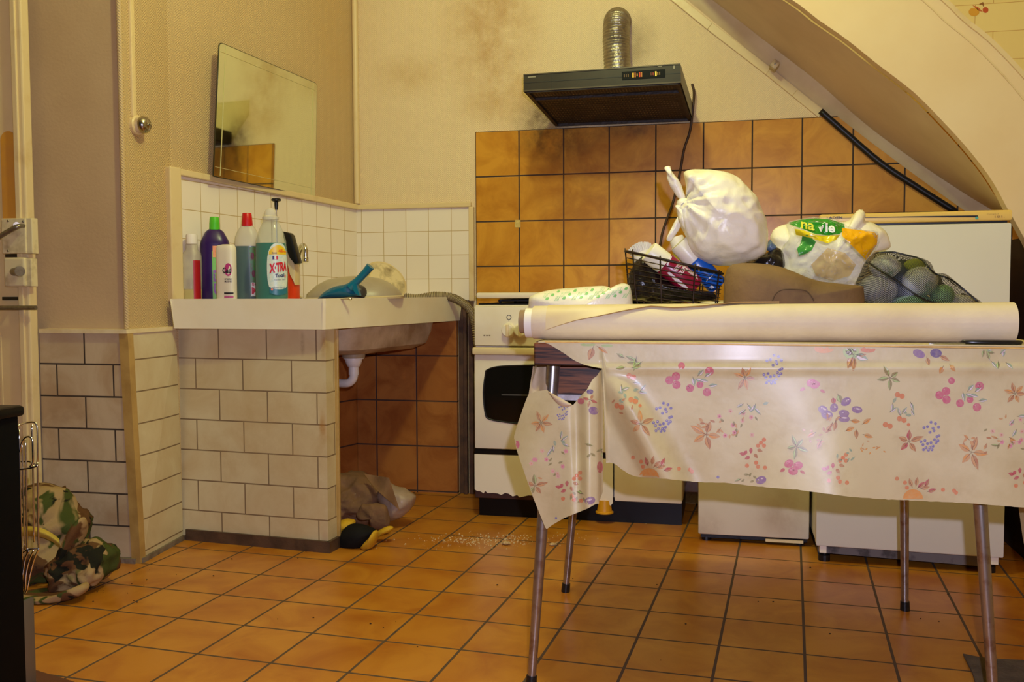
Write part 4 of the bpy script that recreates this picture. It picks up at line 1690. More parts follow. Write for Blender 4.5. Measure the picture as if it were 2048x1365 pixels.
for x in (fx0 + .012, fx1 - .034):
    b = B()
    b.prism([(x, rotq(x) + .008, .034), (x + .022, rotq(x) + .008, .034), (x + .022, rotq(x) + .04, .034), (x, rotq(x) + .04, .034)], (0, 0, .028))
    obj('hinge_bracket', b, m_enam, fr)


# =================================================================== TABLE AND WHAT LIES ON IT
TZ = .803
TX0, TX1, TY0, TY1 = -.426, .645, 2.08, 2.86
m_, t, N, L, bs = _nt('dark_wood_laminate')
tc = N.new('ShaderNodeTexCoord')
mp = N.new('ShaderNodeMapping')
mp.inputs['Scale'].default_value = (1.2, 1.2, 26)
L.new(tc.outputs['Object'], mp.inputs[0])
nz = n_noise(N, L, mp.outputs[0], 3, 5, .6, 1.2)
rp_ = n_ramp(N, L, nz.outputs[0], .40, .56, c4(srgb(44, 22, 10)), c4(srgb(128, 74, 38)))
L.new(rp_.outputs[0], bs.inputs['Base Color'])
bs.inputs['Roughness'].default_value = .35
m_wood = m_
m_leg = mat('worn_chrome_leg', (.40, .36, .32), .3, srgb(120, 84, 60), 40, .6, .5, .7, metal=.9)
tab = thing('kitchen_table', 'wood-laminate kitchen table on tapered metal legs under the flowered oilcloth', 'table', ((TX0 + TX1) / 2, 2.47, 0))
obj('tabletop', B().box(TX0, TX1, TY0, TY1, TZ - .052, TZ, .003), m_wood, tab)
obj('apron', B().box(TX0 + .042, TX1 - .05, TY0 + .070, TY1 - .085, TZ - .125, TZ - .052), m_wood, tab)
obj('drawer_runner', B().box(TX0 + .042, TX1 - .05, TY0 + .066, TY0 + .09, TZ - .138, TZ - .125), mat('white_runner', srgb(206, 196, 190), .4, srgb(130, 110, 100), 60, .5), tab)
tops = {'fl': P(1107, 738, 2.13), 'bl': Vector((-.40, 2.76, .75)), 'br': Vector((.487, 2.80, .75)), 'fr': Vector((.507, 2.14, .75))}
feet = {'fl': PZ(1062, 1374), 'bl': PZ(1131, 1184), 'br': PZ(1810, 1221), 'fr': Vector((.560, 2.10, 0))}
for k in ('fl', 'bl', 'br', 'fr'):
    a, c = feet[k], tops[k].copy()
    c.z = TZ - .052
    d = c - a
    lg = obj('leg', B().tube([a + d * .02, a + d * .1, c], [.0098, .0105, .0165], 18), m_leg, tab, 40)
    obj('rubber_foot', B().tube([a, a + d * .035], [.0135, .0125], 14), m_black, lg, 40)

# ---- oilcloth
m_cl, t, N, L, bs = _nt('cream_oilcloth')
tc = N.new('ShaderNodeTexCoord').outputs['Object']
nz = n_noise(N, L, tc, 3.5, 7, .65)
f = n_ramp(N, L, nz.outputs[0], .42, .72)
col = n_mix(N, L, n_math(N, L, 'MULTIPLY', f.outputs[0], .75), srgb(212, 196, 146), srgb(178, 154, 100))
n2 = n_noise(N, L, tc, 14, 4, .6)
col = n_mix(N, L, n_math(N, L, 'MULTIPLY', n_ramp(N, L, n2.outputs[0], .6, .75).outputs[0], .25), col, srgb(186, 160, 110))
L.new(col, bs.inputs['Base Color'])
bs.inputs['Roughness'].default_value = .42
bs.inputs['Specular IOR Level'].default_value = .4
bs.inputs['Coat Weight'].default_value = .06
bs.inputs['Coat Roughness'].default_value = .18
n3 = n_noise(N, L, tc, 22, 3, .5)
bp = N.new('ShaderNodeBump')
bp.inputs['Strength'].default_value = .12
bp.inputs['Distance'].default_value = .01
L.new(n3.outputs[0], bp.inputs['Height'])
L.new(bp.outputs[0], bs.inputs['Normal'])
m_clback = mat('oilcloth_back', srgb(206, 182, 148), .7, srgb(168, 138, 102), 8, .7)
m_cledge = mat('oilcloth_yellow_edge', srgb(226, 184, 96), .5, srgb(196, 140, 60), 30, .6)


def interp(pts, x):
    if x <= pts[0][0]:
        return pts[0][1]
    for (x0, y0), (x1, y1) in zip(pts, pts[1:]):
        if x <= x1:
            return y0 + (y1 - y0) * (x - x0) / (x1 - x0)
    return pts[-1][1]


g_ = lambda d, w: math.exp(-(d / w) ** 2)


def ymain(x, y):
    """depth of the front drop"""
    h = max(0, (y - 740) / 230)
    k = min(1, max(0, (y - 690) / 45))
    Y = TY0 - .007 - .004 * k
    Y -= h * (.012 * math.sin(x / 62 + .6) + .010 * math.sin(x / 137 + 2.0)) + h * .006
    # stretched fold fanning down from the torn corner
    fx = 1206 + (y - 735) * .53
    if y > 735:
        Y -= .030 * g_(x - fx - 10, 26 + h * 14) * min(1, h * 3)
        if x < fx:
            Y += .040 * min(1, h * 2) * min(1, (fx - x) / 40)
    Y -= .006 * g_(y - 738, 7)
    Y -= .012 * h * h * (g_(x - 1430, 50) + g_(x - 1690, 60))
    return Y


lx = [(1090, 684), (1112, 697), (1128, 707), (1142, 717), (1150, 722), (1165, 729), (1180, 733), (1206, 738)]
bot = [(1206, 928), (1217, 925), (1230, 928), (1248, 943), (1262, 951), (1278, 955), (1328, 958), (1395, 965), (1450, 966), (1500, 972), (1540, 976), (1593, 980), (1698, 994), (1764, 999), (1850, 1003), (1936, 1007), (2048, 1016), (2125, 1020)]
cl = thing('tablecloth', 'cream oilcloth printed with fruit and leaves, torn at its left corner', 'tablecloth', (.15, 2.3, TZ))
main = B()
NX, NY = 130, 40
XA, XB = 1090, 2082
cols = []
for i in range(NX + 1):
    x = XA + (XB - XA) * i / NX
    top = 686 + .0135 * (x - 1090)
    bo = interp(lx, x) if x < 1206 else interp(bot, x) + 1.4 * noise.noise(Vector((x * .11, 0, 0)))
    if x < 1091:
        bo = top + .6
    cols.append([P(x, top + (bo - top) * j / NY, ymain(x, top + (bo - top) * j / NY)) for j in range(NY + 1)])
vg = [[main.v(p) for p in c] for c in cols]
for i in range(NX):
    for j in range(NY):
        main.face([vg[i][j], vg[i][j + 1], vg[i + 1][j + 1], vg[i + 1][j]])
# hanging torn corner piece
tp_ = [(1028, 874), (1036, 845), (1041, 832), (1050, 806), (1057, 789), (1075, 783), (1094, 780), (1104, 790), (1118, 799), (1134, 806), (1146, 811), (1160, 794), (1174, 780), (1180, 768), (1186, 758), (1194, 752), (1200, 742), (1206, 738)]
bp_ = [(1028, 876), (1034, 903), (1044, 932), (1054, 961), (1066, 995), (1080, 1030), (1092, 1060), (1104, 1051), (1128, 1037), (1150, 1028), (1175, 1018), (1198, 1005), (1206, 983)]


def ycorner(x, y):
    u = (1206 - x) / 178
    h = min(1, max(0, (y - 738) / 200))
    Y = TY0 - .035 + .10 * max(0, u - .35) - .02 * h
    Y -= .020 * g_(x - 1178 + (y - 760) * .02, 15) * min(1, h * 3)
    Y += .016 * g_(x - 1152 - (y - 800) * .05, 12) * min(1, h * 2)
    Y -= .010 * math.sin((x - 1040) / 28 + (y - 800) / 90) * h
    Y += .03 * g_(x - 1206, 7)
    return Y


corner = B()
cg = []
NXc, NYc = 60, 40
for i in range(NXc + 1):
    x = 1028 + 178 * i / NXc
    a, c = interp(tp_, x), interp(bp_, x)
    cg.append([corner.v(P(x, a + (c - a) * j / NYc, ycorner(x, a + (c - a) * j / NYc))) for j in range(NYc + 1)])
for i in range(NXc):
    for j in range(NYc):
        corner.face([cg[i][j], cg[i][j + 1], cg[i + 1][j + 1], cg[i + 1][j]])
S = Surf([main.bm, corner.bm], .0007)
# the printed fruit
prt = B()
PC = [(200, 100, 116), (226, 142, 156), (146, 114, 146), (126, 116, 164), (184, 126, 86), (206, 154, 100), (150, 138, 90), (150, 166, 134), (214, 128, 84), (220, 150, 76), (176, 196, 120), (226, 172, 156), (190, 92, 92), (226, 206, 206), (92, 62, 44), (110, 90, 130)]
clo = (200, 184, 140)
prm = [pm(c, .33, tuple(int(c[i] * .48 + clo[i] * .52) for i in range(3))) for c in PC]
RND = random.Random(11)


def pdisc(cx, cy, rx, ci, ry=None, a=0, n=12):
    prt.mi = ci
    patch(prt, S, disc_px(cx, cy, rx, ry, a, n), 2)


def leaf(cx, cy, ln, w, a, ci):
    prt.mi = ci
    pts = []
    for k in range(7):
        t = k / 6
        pts.append((ln * t, w * math.sin(PI * t ** .8) * .5))
    pts += [(x, -y) for x, y in pts[-2:0:-1]]
    ca, sa = math.cos(a), math.sin(a)
    patch(prt, S, [(cx + x * ca - y * sa, cy + x * sa + y * ca) for x, y in pts], 2)
    if ln > 13:
        o_, S.off = S.off, S.off + .0003
        prt.mi = {4: 5, 5: 9, 6: 10, 7: 13, 12: 4}.get(ci, 5)
        hp_ = [(ln * t, w * math.sin(PI * t ** .8) * .38 + .01) for t in (.08, .25, .42, .6, .78, .93)]
        hp_ += [(ln * .9, .4), (ln * .1, .4)]
        patch(prt, S, [(cx + x * ca - y * sa, cy + x * sa + y * ca) for x, y in hp_], 1)
        prt.mi = 14
        patch(prt, S, [(cx + x * ca - y * sa, cy + x * sa + y * ca) for x, y in ((0, -.45), (ln * .9, 0), (0, .45), (-ln * .2, .3))], 1)
        S.off = o_


def fan(cx, cy, s, cols_, a0=.3, n=5):
    for k in range(n):
        a = a0 + 2 * PI * k / n + RND.uniform(-.2, .2)
        leaf(cx + s * .12 * math.cos(a), cy + s * .12 * math.sin(a), s * RND.uniform(.7, 1.05), s * .38, a, cols_[k % len(cols_)])


def cherries(cx, cy):
    for x, y, r in ((-39, 9, 8.5), (-26, 1, 8.5), (-25, 18, 8.5), (-15, -20, 7), (2, 25, 8), (22, 18, 7), (41, -9, 9), (36, 33, 8.5)):
        pdisc(cx + x, cy + y, r, 0)
        pdisc(cx + x - r * .25, cy + y - r * .3, r * .35, 1)
    for x, y, a in ((8, 4, 1.4), (22, 8, .2), (28, 12, 3.5), (40, 20, -.1), (18, 0, -.8), (32, 2, -.6)):
        leaf(cx + x, cy + y, 17, 8, a, 7)


def berries(cx, cy, s=1.0):
    for x, y in ((0, -31), (-7, -22), (9, -28), (-14, -20), (4, -19), (15, -21), (-2, -11), (6, -14), (-20, 8), (-12, 6), (-16, 14), (-7, 12), (0, 10), (7, 4), (12, -2), (4, 17), (-10, 20), (14, 6), (-2, 20), (16, -4), (10, 10), (-15, 24), (-5, 25), (2, 24)):
        pdisc(cx + x * s, cy + y * s, 3.1 * s, 3, n=8)
        pdisc(cx + x * s - .7, cy + y * s - .8, 1.1 * s, 13, n=6)


def plums(cx, cy):
    for x, y, rx, ry, a in ((-46, -2, 10, 8, .4), (-38, 8, 12, 9, .2), (-24, -6, 8, 9, .2), (0, -18, 11, 8, -.5), (-4, 5, 11, 7, .1), (-4, 16, 12, 7, .1), (22, -2, 11, 7, .15)):
        pdisc(cx + x, cy + y, rx, 2, ry, a)
        pdisc(cx + x + 1, cy + y - ry * .25, rx * .6, 13, ry * .22, a)
    for x, y, a in ((10, 20, .1), (34, 26, -.6), (0, 40, -.4), (20, 38, 1.5), (-20, 22, 1.8), (36, 48, .3), (-30, 30, 2.2), (-50, 60, 2), (-62, 44, 2.6)):
        leaf(cx + x, cy + y, 19, 9, a, RND.choice((4, 5)))
    leaf(cx - 16, cy - 32, 18, 12, 1.2, 6)
    leaf(cx - 26, cy - 26, 14, 10, 1.4, 12)


def oranges(cx, cy, k=2):
    for j in range(k):
        pdisc(cx + j * 9, cy + (j % 2) * 3, 5.5, 8)


def blossoms(cx, cy):
    for k in range(10):
        x, y = RND.uniform(-36, 36), RND.uniform(-32, 32)
        for j in range(5):
            leaf(cx + x, cy + y, 5.2, 3.6, j * 1.256 + k, 11 if k % 2 else 1)
        pdisc(cx + x, cy + y, 1.5, 9, n=6)
    for k in range(6):
        leaf(cx + RND.uniform(-40, 40), cy + RND.uniform(-30, 34), 10, 4, RND.uniform(0, 6), RND.choice((5, 6)))


def sprig(cx, cy, cols_, n=7, s=13):
    for k in range(n):
        leaf(cx + RND.uniform(-24, 24), cy + RND.uniform(-16, 16), s * RND.uniform(.7, 1.2), s * .38, RND.uniform(0, 2 * PI), RND.choice(cols_))


def redtips(cx, cy):
    for x, y, a in ((-14, -4, 2.2), (-6, -10, 1.6), (0, 2, .9), (-8, 8, 2.7), (6, -6, .3), (-18, 4, 3.4)):
        leaf(cx + x, cy + y, 12, 7, a, 12 if x < 0 else 4)
    for x, y in ((8, -14), (14, -20), (20, -26), (20, -14), (4, 20), (-14, 26), (8, 28), (22, 30)):
        pdisc(cx + x, cy + y, 4.3, 8, n=9)


cherries(1378, 752)
cherries(1918, 782)
berries(1548, 742)
berries(1327, 838)
berries(1862, 876)
berries(1126, 826, .55)
plums(1692, 822)
fan(1490, 756, 24, (4, 5), .2, 6)
fan(2030, 788, 24, (4, 5), .2, 6)
fan(1710, 714, 25, (4, 6), 1.8, 3)
fan(1780, 756, 24, (6,), .5, 5)
fan(1593, 894, 23, (6,), .5, 5)
fan(1282, 848, 27, (4, 5), 1.0, 5)
fan(1818, 884, 27, (4, 12), 1.0, 5)
for c in ((1412, 870), (1943, 905)):
    fan(c[0], c[1], 33, (4, 5, 5), 1.2, 5)
    sprig(c[0] + 8, c[1] - 14, (5, 4), 10, 12)
    fan(c[0] - 4, c[1] - 24, 16, (5,), 3.9, 2)
for c in ((1474, 846), (2012, 866)):
    blossoms(*c)
    sprig(c[0] - 14, c[1] + 10, (5, 6), 6)
for c in ((1258, 770), (1795, 808)):
    oranges(c[0], c[1] - 18, 2)
    oranges(c[0] + 4, c[1] + 30, 2)
    oranges(c[0] - 24, c[1] + 42, 2)
    sprig(c[0] + 8, c[1] + 8, (7,), 10, 16)
    pdisc(c[0] + 22, c[1] + 42, 3.5, 8)
for c in ((1506, 822), (2046, 846)):
    sprig(c[0], c[1], (7,), 8, 16)
sprig(1270, 722, (6,), 9, 20)
sprig(1990, 716, (6, 7), 10, 18)
sprig(1656, 846, (4, 5), 9, 13)
sprig(1744, 895, (5, 9), 12, 7)
sprig(1684, 912, (7,), 6, 11)
sprig(1620, 872, (4, 5), 7, 10)
sprig(1240, 812, (4, 7), 6, 11)
redtips(1508, 906)
redtips(1672, 936)
redtips(2046, 946)
# pink plum trios
for c in ((1586, 934), (1626, 772)):
    for x, y, a in ((-8, -6, -.4), (10, -2, -.3), (0, 9, .1))[:3 if c[0] < 1600 else 2]:
        pdisc(c[0] + x * (1 if c[0] < 1600 else .4), c[1] + y, 10, 0, 8, a)
        pdisc(c[0] + x * (1 if c[0] < 1600 else .4) - 2, c[1] + y - 3, 5, 1, 3, a)
    leaf(c[0] - 16, c[1] + 4, 12, 7, 2.6, 12)
    leaf(c[0] + 14, c[1] + 8, 12, 6, .5, 12)
# cut fruit along the table edge
pdisc(1702, 704, 16, 10, 15)
pdisc(1702, 702, 11, 13, 10)
pdisc(1702, 701, 4, 14, 4)
pdisc(1648, 698, 20, 9, 9)
pdisc(1736, 700, 15, 8, 6)
pdisc(1662, 692, 12, 8, 4)
leaf(1712, 710, 26, 15, .4, 7)
leaf(1706, 714, 26, 15, 2.0, 4)
pdisc(1838, 708, 13, 2, 8, .4)
pdisc(1872, 707, 12, 15, 9, .1)
leaf(1854, 716, 16, 9, 1.3, 4)
leaf(1880, 712, 22, 9, .5, 4)
leaf(1900, 730, 18, 9, .9, 5)
leaf(1886, 734, 16, 10, 2.0, 5)
pdisc(1176, 690, 16, 10, 3)
pdisc(1214, 692, 12, 10, 3)
leaf(1186, 696, 26, 14, 1.9, 4)
leaf(1196, 694, 24, 8, .6, 5)
for c in ((1298, 952), (1826, 994)):
    prt.mi = 9
    patch(prt, S, [(c[0] + 20 * math.cos(t), c[1] + 4 - 19 * abs(math.sin(t))) for t in [PI * i / 12 for i in range(13)]], 3)
    for x, y, a in ((10, -18, -.7), (16, -16, -.2), (24, -20, -1.1), (-2, -20, -1.9), (6, -22, -1.4), (30, -10, -.3)):
        leaf(c[0] + x, c[1] + y, 18, 8, a, RND.choice((4, 12)))
    for x, y in ((-32, -36), (-16, -28), (-12, -18), (60, -14), (82, -12), (86, -8)):
        pdisc(c[0] + x, c[1] + y, 4.2, 8, n=9)
for c in ((1522, 961), (1180, 1002), (1436, 957)):
    if c[0] == 1436:
        pdisc(c[0], c[1] - 2, 3, 3)
        continue
    pdisc(c[0], c[1], 11, 2, 8, -.3)
    pdisc(c[0] - 1, c[1] - 2, 6, 13, 2, -.3)
    sprig(c[0] - 26, c[1] - 8, (6,), 7, 12)
# prints on the torn corner
fan(1082, 846, 22, (4, 5), .1, 6)
fan(1070, 972, 24, (4, 6), .9, 5)
sprig(1118, 892, (7,), 9, 15)
blossoms(1096, 926)
redtips(1140, 972)
sprig(1186, 905, (6,), 6, 14)
pdisc(1187, 822, 10, 2, 8, .3)
pdisc(1162, 803, 7, 0, 6)
fan(1180, 800, 15, (12, 4), .4, 4)
pdisc(1180, 784, 7, 15, 5)
pdisc(1034, 890, 5, 0, 8)
pdisc(1112, 1037, 2.4, 3)
pdisc(1200, 935, 6, 12, 12)
front = main
# give the cloth some thickness
for b_ in (main, corner):
    bmesh.ops.recalc_face_normals(b_.bm, faces=b_.bm.faces[:])
obj('front_drop', main, m_cl, cl, True)
obj('torn_corner', corner, m_cl, cl, True, label='torn hanging corner')
obj('fruit_print', prt, prm, cl, label='printed fruit and leaves')
b = B()
b.box(TX0 + .012, TX1 + .008, TY0 - .008, TY1 + .006, TZ + .0003, TZ + .003)
obj('top_sheet', b, m_cl, cl)
b = B()
b.beam(P(1090, 684.5, TY0 - .008), P(2080, 697, TY0 - .008), .0045, .003)
obj('worn_edge', b, m_cledge, cl)
b = B()


def side(u, v):
    Y = TY0 + .05 + (TY1 - TY0 - .05) * u
    z = TZ + .001 - (.115 + .05 * math.sin(u * 7 + 1)) * v
    return Vector((TX0 - .004 - .030 * v * v - .006 * math.sin(u * 20) * v, Y, z))


b.grid(side, 24, 8)
b.grid(lambda u, v: Vector((TX0 + .4 * 0 + (TX1 - TX0) * u, TY1 + .008 + .012 * v + .008 * v * math.sin(u * 22), TZ - .20 * v)), 40, 6)
b.grid(lambda u, v: Vector((TX1 + .010 + .012 * v + .010 * v * math.sin(u * 14), TY0 + .02 + (TY1 - TY0 - .02) * u, TZ + .001 - (.24 + .28 * g_(u - .20, .12)) * v)), 30, 10)
obj('side_drops', b, m_cl, cl, True)
b = B()
q = [P(1066, 735, 2.13), P(1092, 735, 2.16), P(1096, 782, 2.12), P(1058, 792, 2.10), P(1056, 786, 2.11)]
b.grid(lambda u, v: P(1066 - 9 * v + (27 + 11 * v) * u, 733 + 58 * v, 2.16 - .05 * v + .012 * math.sin(u * 5)), 8, 10)
obj('turned_flap', b, m_clback, cl, True, label='bare underside of the torn cloth')
b = B()
b.grid(lambda u, v: P(1097 + 46 * u, 783 + 26 * u + (13 * math.sin(PI * u) + 3) * v, ycorner(1097 + 46 * u, 800) - .006 - .006 * math.sin(PI * v)), 8, 4)
obj('curled_edge', b, m_clback, cl, True)

# ---- rolled floor covering along the front of the table
m_vin = mat('cream_vinyl_back', srgb(226, 206, 168), .6, srgb(196, 170, 128), 5, .6, .45, .75, bump=.15, bs=50)
m_vinf = mat('cream_vinyl_face', srgb(228, 206, 158), .5, srgb(206, 176, 120), 6, .5)
ro = thing('vinyl_roll', 'long roll of cream floor covering lying along the front of the table', 'roll', (.05, 2.17, TZ + .003))
YR = 2.168
xa, xb = P(1062, 640, YR).x, P(2026, 650, YR).x
zr0, zr1 = .0395, .0430


def rc(x):
    u = (x - xa) / (xb - xa)
    return zr0 + (zr1 - zr0) * u


def rp3(x, a, dr_=0):
    r = rc(x) + dr_
    return Vector((x, YR - r * math.cos(a), TZ + .0035 + rc(x) + r * math.sin(a)))


b = B()
NXr = 60
b.grid(lambda u, v: rp3(xa + .008 + (xb - xa - .008) * u, 2 * PI * v, .0012 * noise.noise(Vector((u * 9, v * 3, 0)))), NXr, 48)
# spiral end faces
for x in (xa + .008, xb):
    for k in range(5):
        b.grid(lambda u, v, x=x, k=k: Vector((x, YR - (rc(x) - k * .0055 - .0045 * v) * math.cos(2 * PI * u), TZ + .0035 + rc(x) + (rc(x) - k * .0055 - .0045 * v) * math.sin(2 * PI * u))), 40, 1)
obj('rolled_sheet', b, m_vin, ro, 40)
fl_ = [(1093, 660), (1120, 651), (1155, 641), (1200, 633), (1250, 623), (1300, 615), (1350, 618), (1400, 615), (1450, 610), (1500, 606), (1560, 604)]
xf = [P(x, y, YR - .03).x for x, y in fl_]


def fa(x):
    u = (x - xf[0]) / (xf[-1] - xf[0])
    i = min(len(fl_) - 2, max(0, int(u * (len(fl_) - 1))))
    yy = interp([(xf[k], fl_[k][1]) for k in range(len(fl_))], x)
    z = P(1300, yy, YR - .04).z
    s_ = max(-1, min(1, (z - (TZ + .0035 + rc(x))) / (rc(x) + .002)))
    return math.asin(s_)


b = B()
b.grid(lambda u, v: rp3(xf[0] + (xf[-1] - xf[0]) * u, fa(xf[0] + (xf[-1] - xf[0]) * u) * (1 - v) + (PI * .95) * v, .0022 + .004 * g_(v, .06)), 50, 20)
fp = obj('loose_flap', b, m_vinf, ro, True, label='torn loose flap')
b = B()
b.tube([rp3(xf[0] + (xf[-1] - xf[0]) * k / 50, fa(xf[0] + (xf[-1] - xf[0]) * k / 50), .0045) for k in range(51)], .0012, 5)
obj('frayed_edge', b, mat('frayed_backing', srgb(170, 128, 72), .8), fp)
b = B()
b.tube([(xa - .010, YR, TZ + .0035 + zr0 - .001), (xa + .02, YR, TZ + .0035 + zr0 - .001)], .0355, 30)
obj('white_liner', b, mat('white_liner', srgb(238, 228, 206), .5), ro, 40)
b = B()
b.tube([(xa - .026, YR + .004, TZ + .0035 + zr0 + .002), (xa + .02, YR + .004, TZ + .0035 + zr0 + .002)], .0275, 24)
obj('cardboard_core', b, mat('cardboard', srgb(150, 120, 84), .8), ro, 40)

# dark tool under the roll's right end
o = thing('scissors', 'dark scissors lying under the right end of the roll', 'scissors', P(1940, 692, 2.10))
b = B()
pp = [P(x, y, 2.098) for x, y in ((1858, 688), (1880, 690), (1905, 690.5), (1930, 690))]
b.tube(pp, [.002, .004, .005, .0045], 10)
obj('blades', b, m_steel, o, 40)
b = B()
ring = [Vector((P(1985, 691, 2.098).x + .055 * math.cos(t), 2.105 + .012 * math.sin(t), TZ + .0075)) for t in [2 * PI * i / 28 for i in range(28)]]
b.tube(ring, .0044, 10, closed=True)
obj('handles', b, mat('black_handle', srgb(30, 26, 24), .25), o, 40)

ZT = TZ + .0035
# flat white carrier bag with green print behind the roll
o = thing('printed_bag', 'white plastic bag with a green leaf print lying behind the left end of the roll', 'bag', P(1170, 600, 2.42))
ob_ = [(1056, 640), (1058, 604), (1062, 592), (1100, 580), (1150, 575), (1205, 573), (1222, 577), (1236, 569), (1250, 567), (1262, 580), (1266, 640)]
ob_ = spline_px(ob_, 3)
b = B()
b.blob(ob_, 2.32, .075, .045, cpx=(1165, 618), amp=.006, freq=16, na=90, nr=12, seed=3, zmin=ZT)
S = Surf([b.bm], .0008)
pr_ = B()
for r_i in range(3):
    for k in range(13):
        x = 1082 + k * 17 + r_i * 6
        y = 587 - .04 * (x - 1082) + r_i * 7 - 3
        if (k + r_i) % 2 == 0:
            patch(pr_, S, [(x - 4, y + 2), (x - 1, y - 2.5), (x + 3, y - 3), (x + 4, y), (x + 1, y + 3)], 1)
        else:
            for j in range(4):
                patch(pr_, S, [(x + j * 2.2 - 2, y + 5), (x + j * 2.2 - 1.2, y + 5), (x + j * 2.2 + 2.2, y - 4), (x + j * 2.2 + 1.4, y - 4)], 1)
m_bagw = mat('white_bag_film', srgb(240, 230, 206), .3, trans=.0, bump=.25, bs=30, sub=.1)
bg = obj('bag_film', b, m_bagw, o, True)
obj('green_print', pr_, pm((132, 196, 120)), bg)

# wire basket with bottles
YB = 2.46
o = thing('wire_basket', 'dark oval wire basket full of bottles on the table', 'basket', (P(1347, 560, YB).x, YB, ZT))
cx = P(1347, 560, YB).x
bz0 = ZT + .004
zl, zrr = P(1250, 503, YB).z, P(1444, 548, YB).z
rxb = (P(1444, 548, YB).x - P(1250, 503, YB).x) / 2
ryb = .095


def bk(a, h, k=1.0):
    """h 0 = base, 1 = rim"""
    s_ = (.74 + .26 * min(1, h * 1.15) ** .6) * k
    x = cx + rxb * s_ * math.cos(a)
    zt_ = zl + (zrr - zl) * (.5 + .5 * math.cos(a)) - .012 * math.sin(-a) * 0
    return Vector((x, YB + ryb * s_ * math.sin(a), bz0 + (zt_ - bz0) * h))


m_wire = mat('rusty_dark_wire', srgb(44, 32, 24), .45, srgb(70, 44, 26), 40, .6, metal=.5)
b = B()
b.tube([bk(2 * PI * i / 60, 1) for i in range(60)], .0036, 8, closed=True)
obj('rim', b, m_wire, o, True)
b = B()
for k in range(15):
    b.tube([bk(2 * PI * i / 48, (k + .3) / 15.5) for i in range(48)], .0011, 5, closed=True)
obj('hoops', b, m_wire, o, True)
b = B()
for i in range(9):
    a = 2 * PI * i / 9 + .30
    b.tube([bk(a, 1.04, 1.015), bk(a, .5, 1.012), bk(a, 0, 1.0), bk(a, 0, .6)], .0021, 6)
for k in (.2, .4, .6, .8):
    b.tube([bk(2 * PI * i / 40, 0, k) for i in range(40)], .0014, 5, closed=True)
a = 4.05
p = bk(a, 0, 1.0)
b.tube(smooth_path([bk(a, .35, 1.02), p + Vector((-.004, -.006, .006)), p + Vector((-.022, -.012, .0)), p + Vector((-.012, -.014, -.002)), p + Vector((.006, -.014, -.001))], 4), .002, 6)
obj('uprights', b, m_wire, o, True)

m_wcap = mat('cream_cap_plastic', srgb(238, 228, 200), .35)


def can(name, label, a, c, r, capl, m, mc, cat='bottle', stripe=None, grp='bottles in the wire basket'):
    a, c = Vector(a), Vector(c)
    M = axis_m(a, c)
    ln = (c - a).length
    o = thing(name, label, cat, c, grp)
    bd = obj('body', B().lathe([(r * .9, capl), (r, capl + .006), (r, ln - .008), (r * .9, ln)], M, 32), m, o, 40)
    obj('cap', B().lathe([(r * .90, 0), (r * .97, .004), (r * .97, capl)], M, 32), mc, o, 40)
    return o, bd, M, ln


# red
a = P(1297, 503, 2.405)
c = P(1390, 575, 2.44)
o, bd, M, ln = can('cleaner_bottle', 'dark red bottle with a wide cream cap, tilted in the wire basket', a, c, .0295, .050, pm((140, 18, 48), .3), m_wcap)
S = Surf([B().lathe([(.0295, .05), (.0295, ln)], M, 48).bm], .0006)
b = B()
b.mi = 0


def band(q):
    patch(b, S, dense(q, 4), 3)


band([(1343, 508), (1346, 510), (1336, 532), (1333, 530)])
letter(b, 'neutralise', lambda u, v: S.hit(1337 + 10 * v + 14 * (u) * 0 + 6 * u, 530 - 20 * u + 3 * v), .0)
letter(b, 'ABRUZZI', lambda u, v: S.hit(1346 + 13 * u + 7 * v, 540 - 17 * u + 5 * v), .03)
letter(b, 'EXTRA', lambda u, v: S.hit(1356 + 12 * u + 7 * v, 546 - 15 * u + 5 * v), .03)
band([(1356, 512), (1360, 515), (1371, 534), (1369, 540), (1364, 530)])
for k in range(9):
    x0 = 1370 + k * 2.6
    band([(x0, 534 + k * 1.6), (x0 + 1, 533.5 + k * 1.6), (x0 + 5, 543 + k * 2.0), (x0 + 4, 543.5 + k * 2.0)])
band([(1334, 546), (1339, 544), (1366, 566), (1378, 578), (1374, 580), (1356, 568)])
obj('white_lettering', b, pm((232, 214, 214)), bd)
# blue
a = P(1357, 487, 2.475)
c = P(1436, 573, 2.50)
o, bd, M, ln = can('cleaner_bottle', 'bright blue bottle with a cream cap behind the dark red one', a, c, .027, .060, pm((24, 92, 178), .3), m_wcap)
S = Surf([B().lathe([(.027, .06), (.027, ln)], M, 48).bm], .0006)
b = B()
band([(1393, 530), (1397, 528), (1400, 540), (1398, 545)])
band([(1418, 575), (1424, 570), (1429, 576), (1424, 579)])
for k in range(4):
    band([(1412 + k * 5, 562 - k * 5), (1415 + k * 5, 559 - k * 5), (1416 + k * 5, 561 - k * 5), (1413 + k * 5, 564 - k * 5)])
obj('white_lettering', b, pm((232, 230, 226)), bd)
